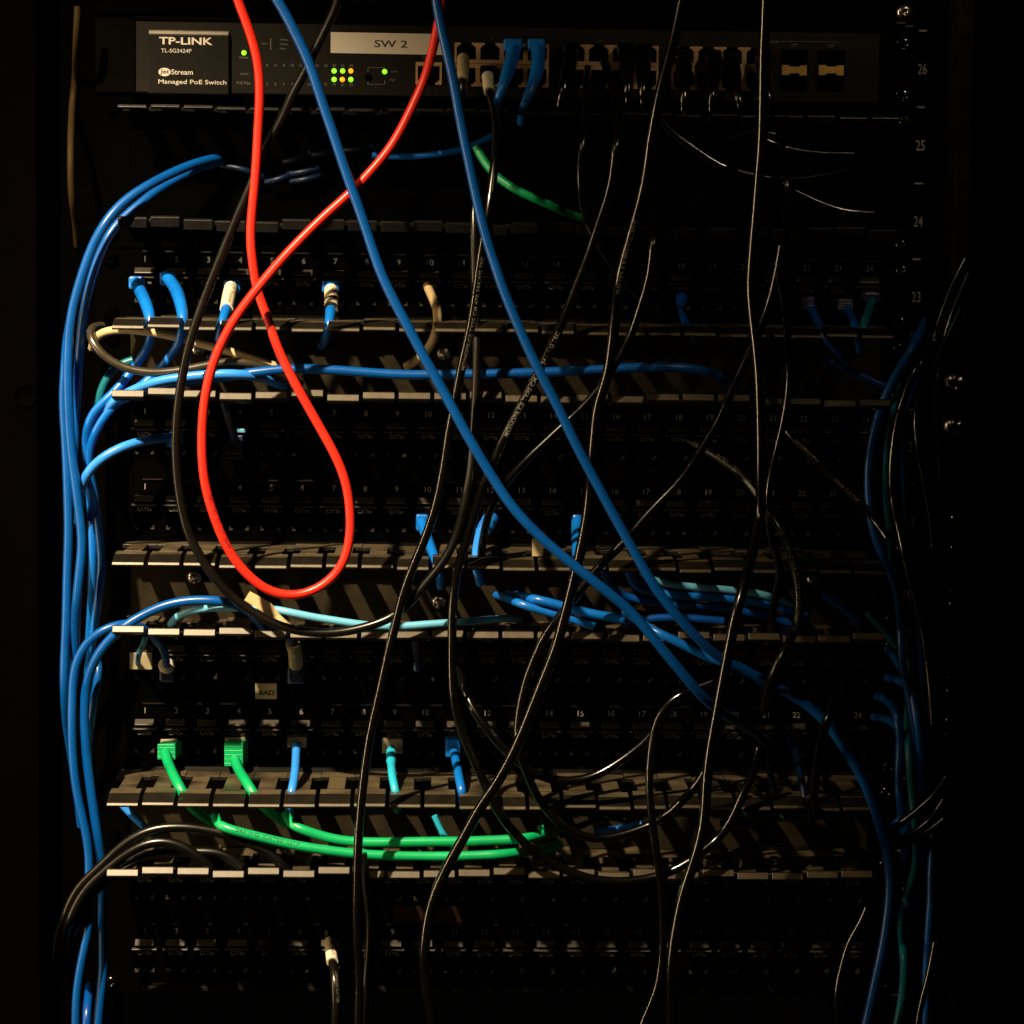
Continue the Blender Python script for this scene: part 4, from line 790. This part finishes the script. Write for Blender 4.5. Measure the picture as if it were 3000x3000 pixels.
# ---- first manager, deep
cable('blue cable lying across the first manager behind the red strand', 'blue', 2.0, [(1090, 455), (1140, 460), (1190, 459), (1237, 457), (1290, 450), (1346, 440), (1390, 425), (1440, 400), (1470, 385)], -18)
cable('green cable dropping from the switch toward the right in the first manager', 'green', 2.4, [(1395, 430), (1405, 455), (1428, 492), (1455, 520), (1489, 546), (1550, 576), (1620, 605), (1690, 634), (1712, 642), (1728, 648)],
 [-20, -22, -24, -28, -32, -36, -34, -20, -8, 0])
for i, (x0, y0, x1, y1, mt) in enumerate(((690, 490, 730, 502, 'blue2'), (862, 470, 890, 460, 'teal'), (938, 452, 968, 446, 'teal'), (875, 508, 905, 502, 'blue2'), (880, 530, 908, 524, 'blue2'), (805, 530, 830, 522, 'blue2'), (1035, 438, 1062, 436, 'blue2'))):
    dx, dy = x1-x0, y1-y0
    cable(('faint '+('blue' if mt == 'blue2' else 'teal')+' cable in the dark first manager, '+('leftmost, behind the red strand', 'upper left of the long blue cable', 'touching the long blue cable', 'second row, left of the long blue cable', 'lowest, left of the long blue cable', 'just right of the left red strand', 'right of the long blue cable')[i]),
          'faint', 1.9, [(x0-dx, y0-dy*.4), (x0, y0), (x1, y1), (x1+dx, y1+dy*1.4)], [-8, -12, -12, -8], 'faint cables deep in the first manager')  # dark jacket colour stands in for the shade in here
# ---- switch plugs
for lab, b_, pts in (('blue cable plugged into the switch, left of two side by side', (1476, 112, 1531, 150), [(1506, 140), (1502, 165), (1492, 205), (1478, 245), (1462, 285), (1455, 310), (1452, 350)]),
                 ('blue cable plugged into the switch, right of two side by side', (1547, 112, 1598, 150), [(1575, 140), (1578, 165), (1576, 205), (1562, 250), (1540, 293), (1530, 320), (1526, 360)])):
    o, pa = cable(lab, 'blueb', 2.5, pts, [-16, -22, -34, -42, -46, -40, -30], 'blue cables plugged into the switch', radii=[4.2, 4.2, 3.8, 3.1, 2.5, 2.3, 2.3])
    boot(o, *b_, -7, -20, 'blueb', tilt=0)
o, pa = cable('black cable with a greenish sleeve in the switch port beside the long blue cable', 'blackd', 2.4, [(1356, 165), (1358, 180), (1358, 210), (1356, 245), (1352, 280), (1350, 330)], [-12, -20, -34, -44, -46, -40])
sleeve(o, pa, 1358, 172, 1357, 236, 1.0, 'yellow')
for i, (x, y0, bend) in enumerate(((1672, 128, -30), (1833, 128, 8), (1885, 130, 0), (2003, 150, 0), (2090, 150, -6), (2145, 160, 30), (2236, 150, 22))):
    o, pa = cable('black-booted cable in the switch, '+('curving left beside the two blue plugs', 'hanging right of the empty port pair', 'second right of the empty port pair', 'beneath the falling thick black cable', 'right of the thick black cable', 'curving right before the gold cages', 'last before the gold cages')[i],
              'black', 2.5, [(x, y0+20), (x+bend*.1, y0+60), (x+bend*.5, y0+115), (x+bend, y0+165), (x+bend*1.2, y0+200)], [-18, -28, -42, -46, -40], 'black cables plugged into the switch', radii=[4.6, 4.6, 3.2, 2.5, 2.4])
    boot(o, x-24, y0-5, x+24, y0+40, -7, -20, 'black')
# ---- right side blue bundle
GR = 'blue cables down the right side'
for lab, mt, r, pts, dp in (
 ('deep blue cable beside number 24, bending left at the bundle foot', 'blue', 2.5, [(2712, 940), (2690, 985), (2672, 1018), (2638, 1072), (2602, 1140), (2577, 1200), (2560, 1263), (2549, 1330), (2544, 1392), (2545, 1446), (2550, 1500), (2560, 1560), (2580, 1615), (2598, 1655), (2620, 1706), (2634, 1780), (2640, 1870), (2644, 1955), (2658, 2009), (2672, 2070), (2678, 2130), (2684, 2200), (2688, 2260), (2688, 2330), (2670, 2366), (2636, 2402), (2600, 2440)], [-10, -30]+[-42]*24+[-30]),
 ('long teal cable running down the right side to the bottom edge', 'teal', 2.3, [(2640, 1130), (2616, 1220), (2602, 1300), (2598, 1371), (2599, 1454), (2605, 1521), (2611, 1612), (2620, 1680), (2636, 1760), (2650, 1850), (2662, 1940), (2664, 2050), (2656, 2130), (2662, 2212), (2667, 2270), (2673, 2345), (2682, 2420), (2684, 2520), (2662, 2610), (2642, 2680), (2643, 2750), (2648, 2800), (2648, 2863), (2640, 2937), (2628, 3000), (2620, 3050)], [-20]+[-48]*6+[-30, -16, -10, -10, -16, -36]+[-50]*4+[-30, -10, -10, -30]+[-48]*5),
 ('deep blue cable right of the teal one, running to the bottom edge', 'blue', 2.2, [(2700, 1060), (2670, 1130), (2648, 1210), (2642, 1309), (2645, 1412), (2650, 1516), (2656, 1600), (2668, 1690), (2682, 1780), (2692, 1850), (2700, 1930), (2708, 2010), (2718, 2090), (2728, 2180), (2733, 2290), (2737, 2380), (2732, 2480), (2727, 2570), (2728, 2630), (2722, 2700), (2716, 2770), (2712, 2860), (2712, 3050)], [-16]+[-36]*22),
 ('deep blue cable left in the lower right bundle', 'blue', 2.5, [(2570, 2040), (2602, 2055), (2628, 2095), (2636, 2165), (2632, 2241), (2634, 2324), (2642, 2390), (2650, 2450), (2650, 2520)], [-4, -24]+[-44]*5+[-30, -6]),
 ('deep blue cable right in the lower right bundle', 'blue', 2.5, [(2600, 1985), (2650, 2000), (2680, 2050), (2697, 2150), (2707, 2230), (2712, 2320), (2712, 2390), (2700, 2440), (2690, 2510)], [-4, -20]+[-34]*5+[-24, -4])):
    cable(lab, mt, r, pts, dp, GR)
for lab, pts in (('deep blue cable rising steeply behind the teal one in the lower right bundle', [(2600, 1900), (2640, 1950), (2668, 2020), (2684, 2100), (2694, 2180), (2698, 2260), (2701, 2330), (2694, 2400), (2680, 2470)]),
                 ('deep blue cable crossing from the lowest panel into the lower right bundle', [(2560, 2100), (2610, 2110), (2650, 2150), (2676, 2210), (2684, 2280), (2678, 2350), (2660, 2420), (2640, 2480)])):
    cable(lab, 'blue', 2.5, pts, [-6, -24, -40]+[-47]*4+[-30, -8], GR)
cable('tan cord hanging loose inside the left edge of the rack', 'tand', 2.0, [(228, 20), (224, 90), (222, 160), (222, 230), (214, 292), (208, 380), (205, 470), (206, 540), (213, 600), (222, 650), (226, 720)], [-30, -30, -20, 0, 0, -20, -30, -30, -26, -12, 0])
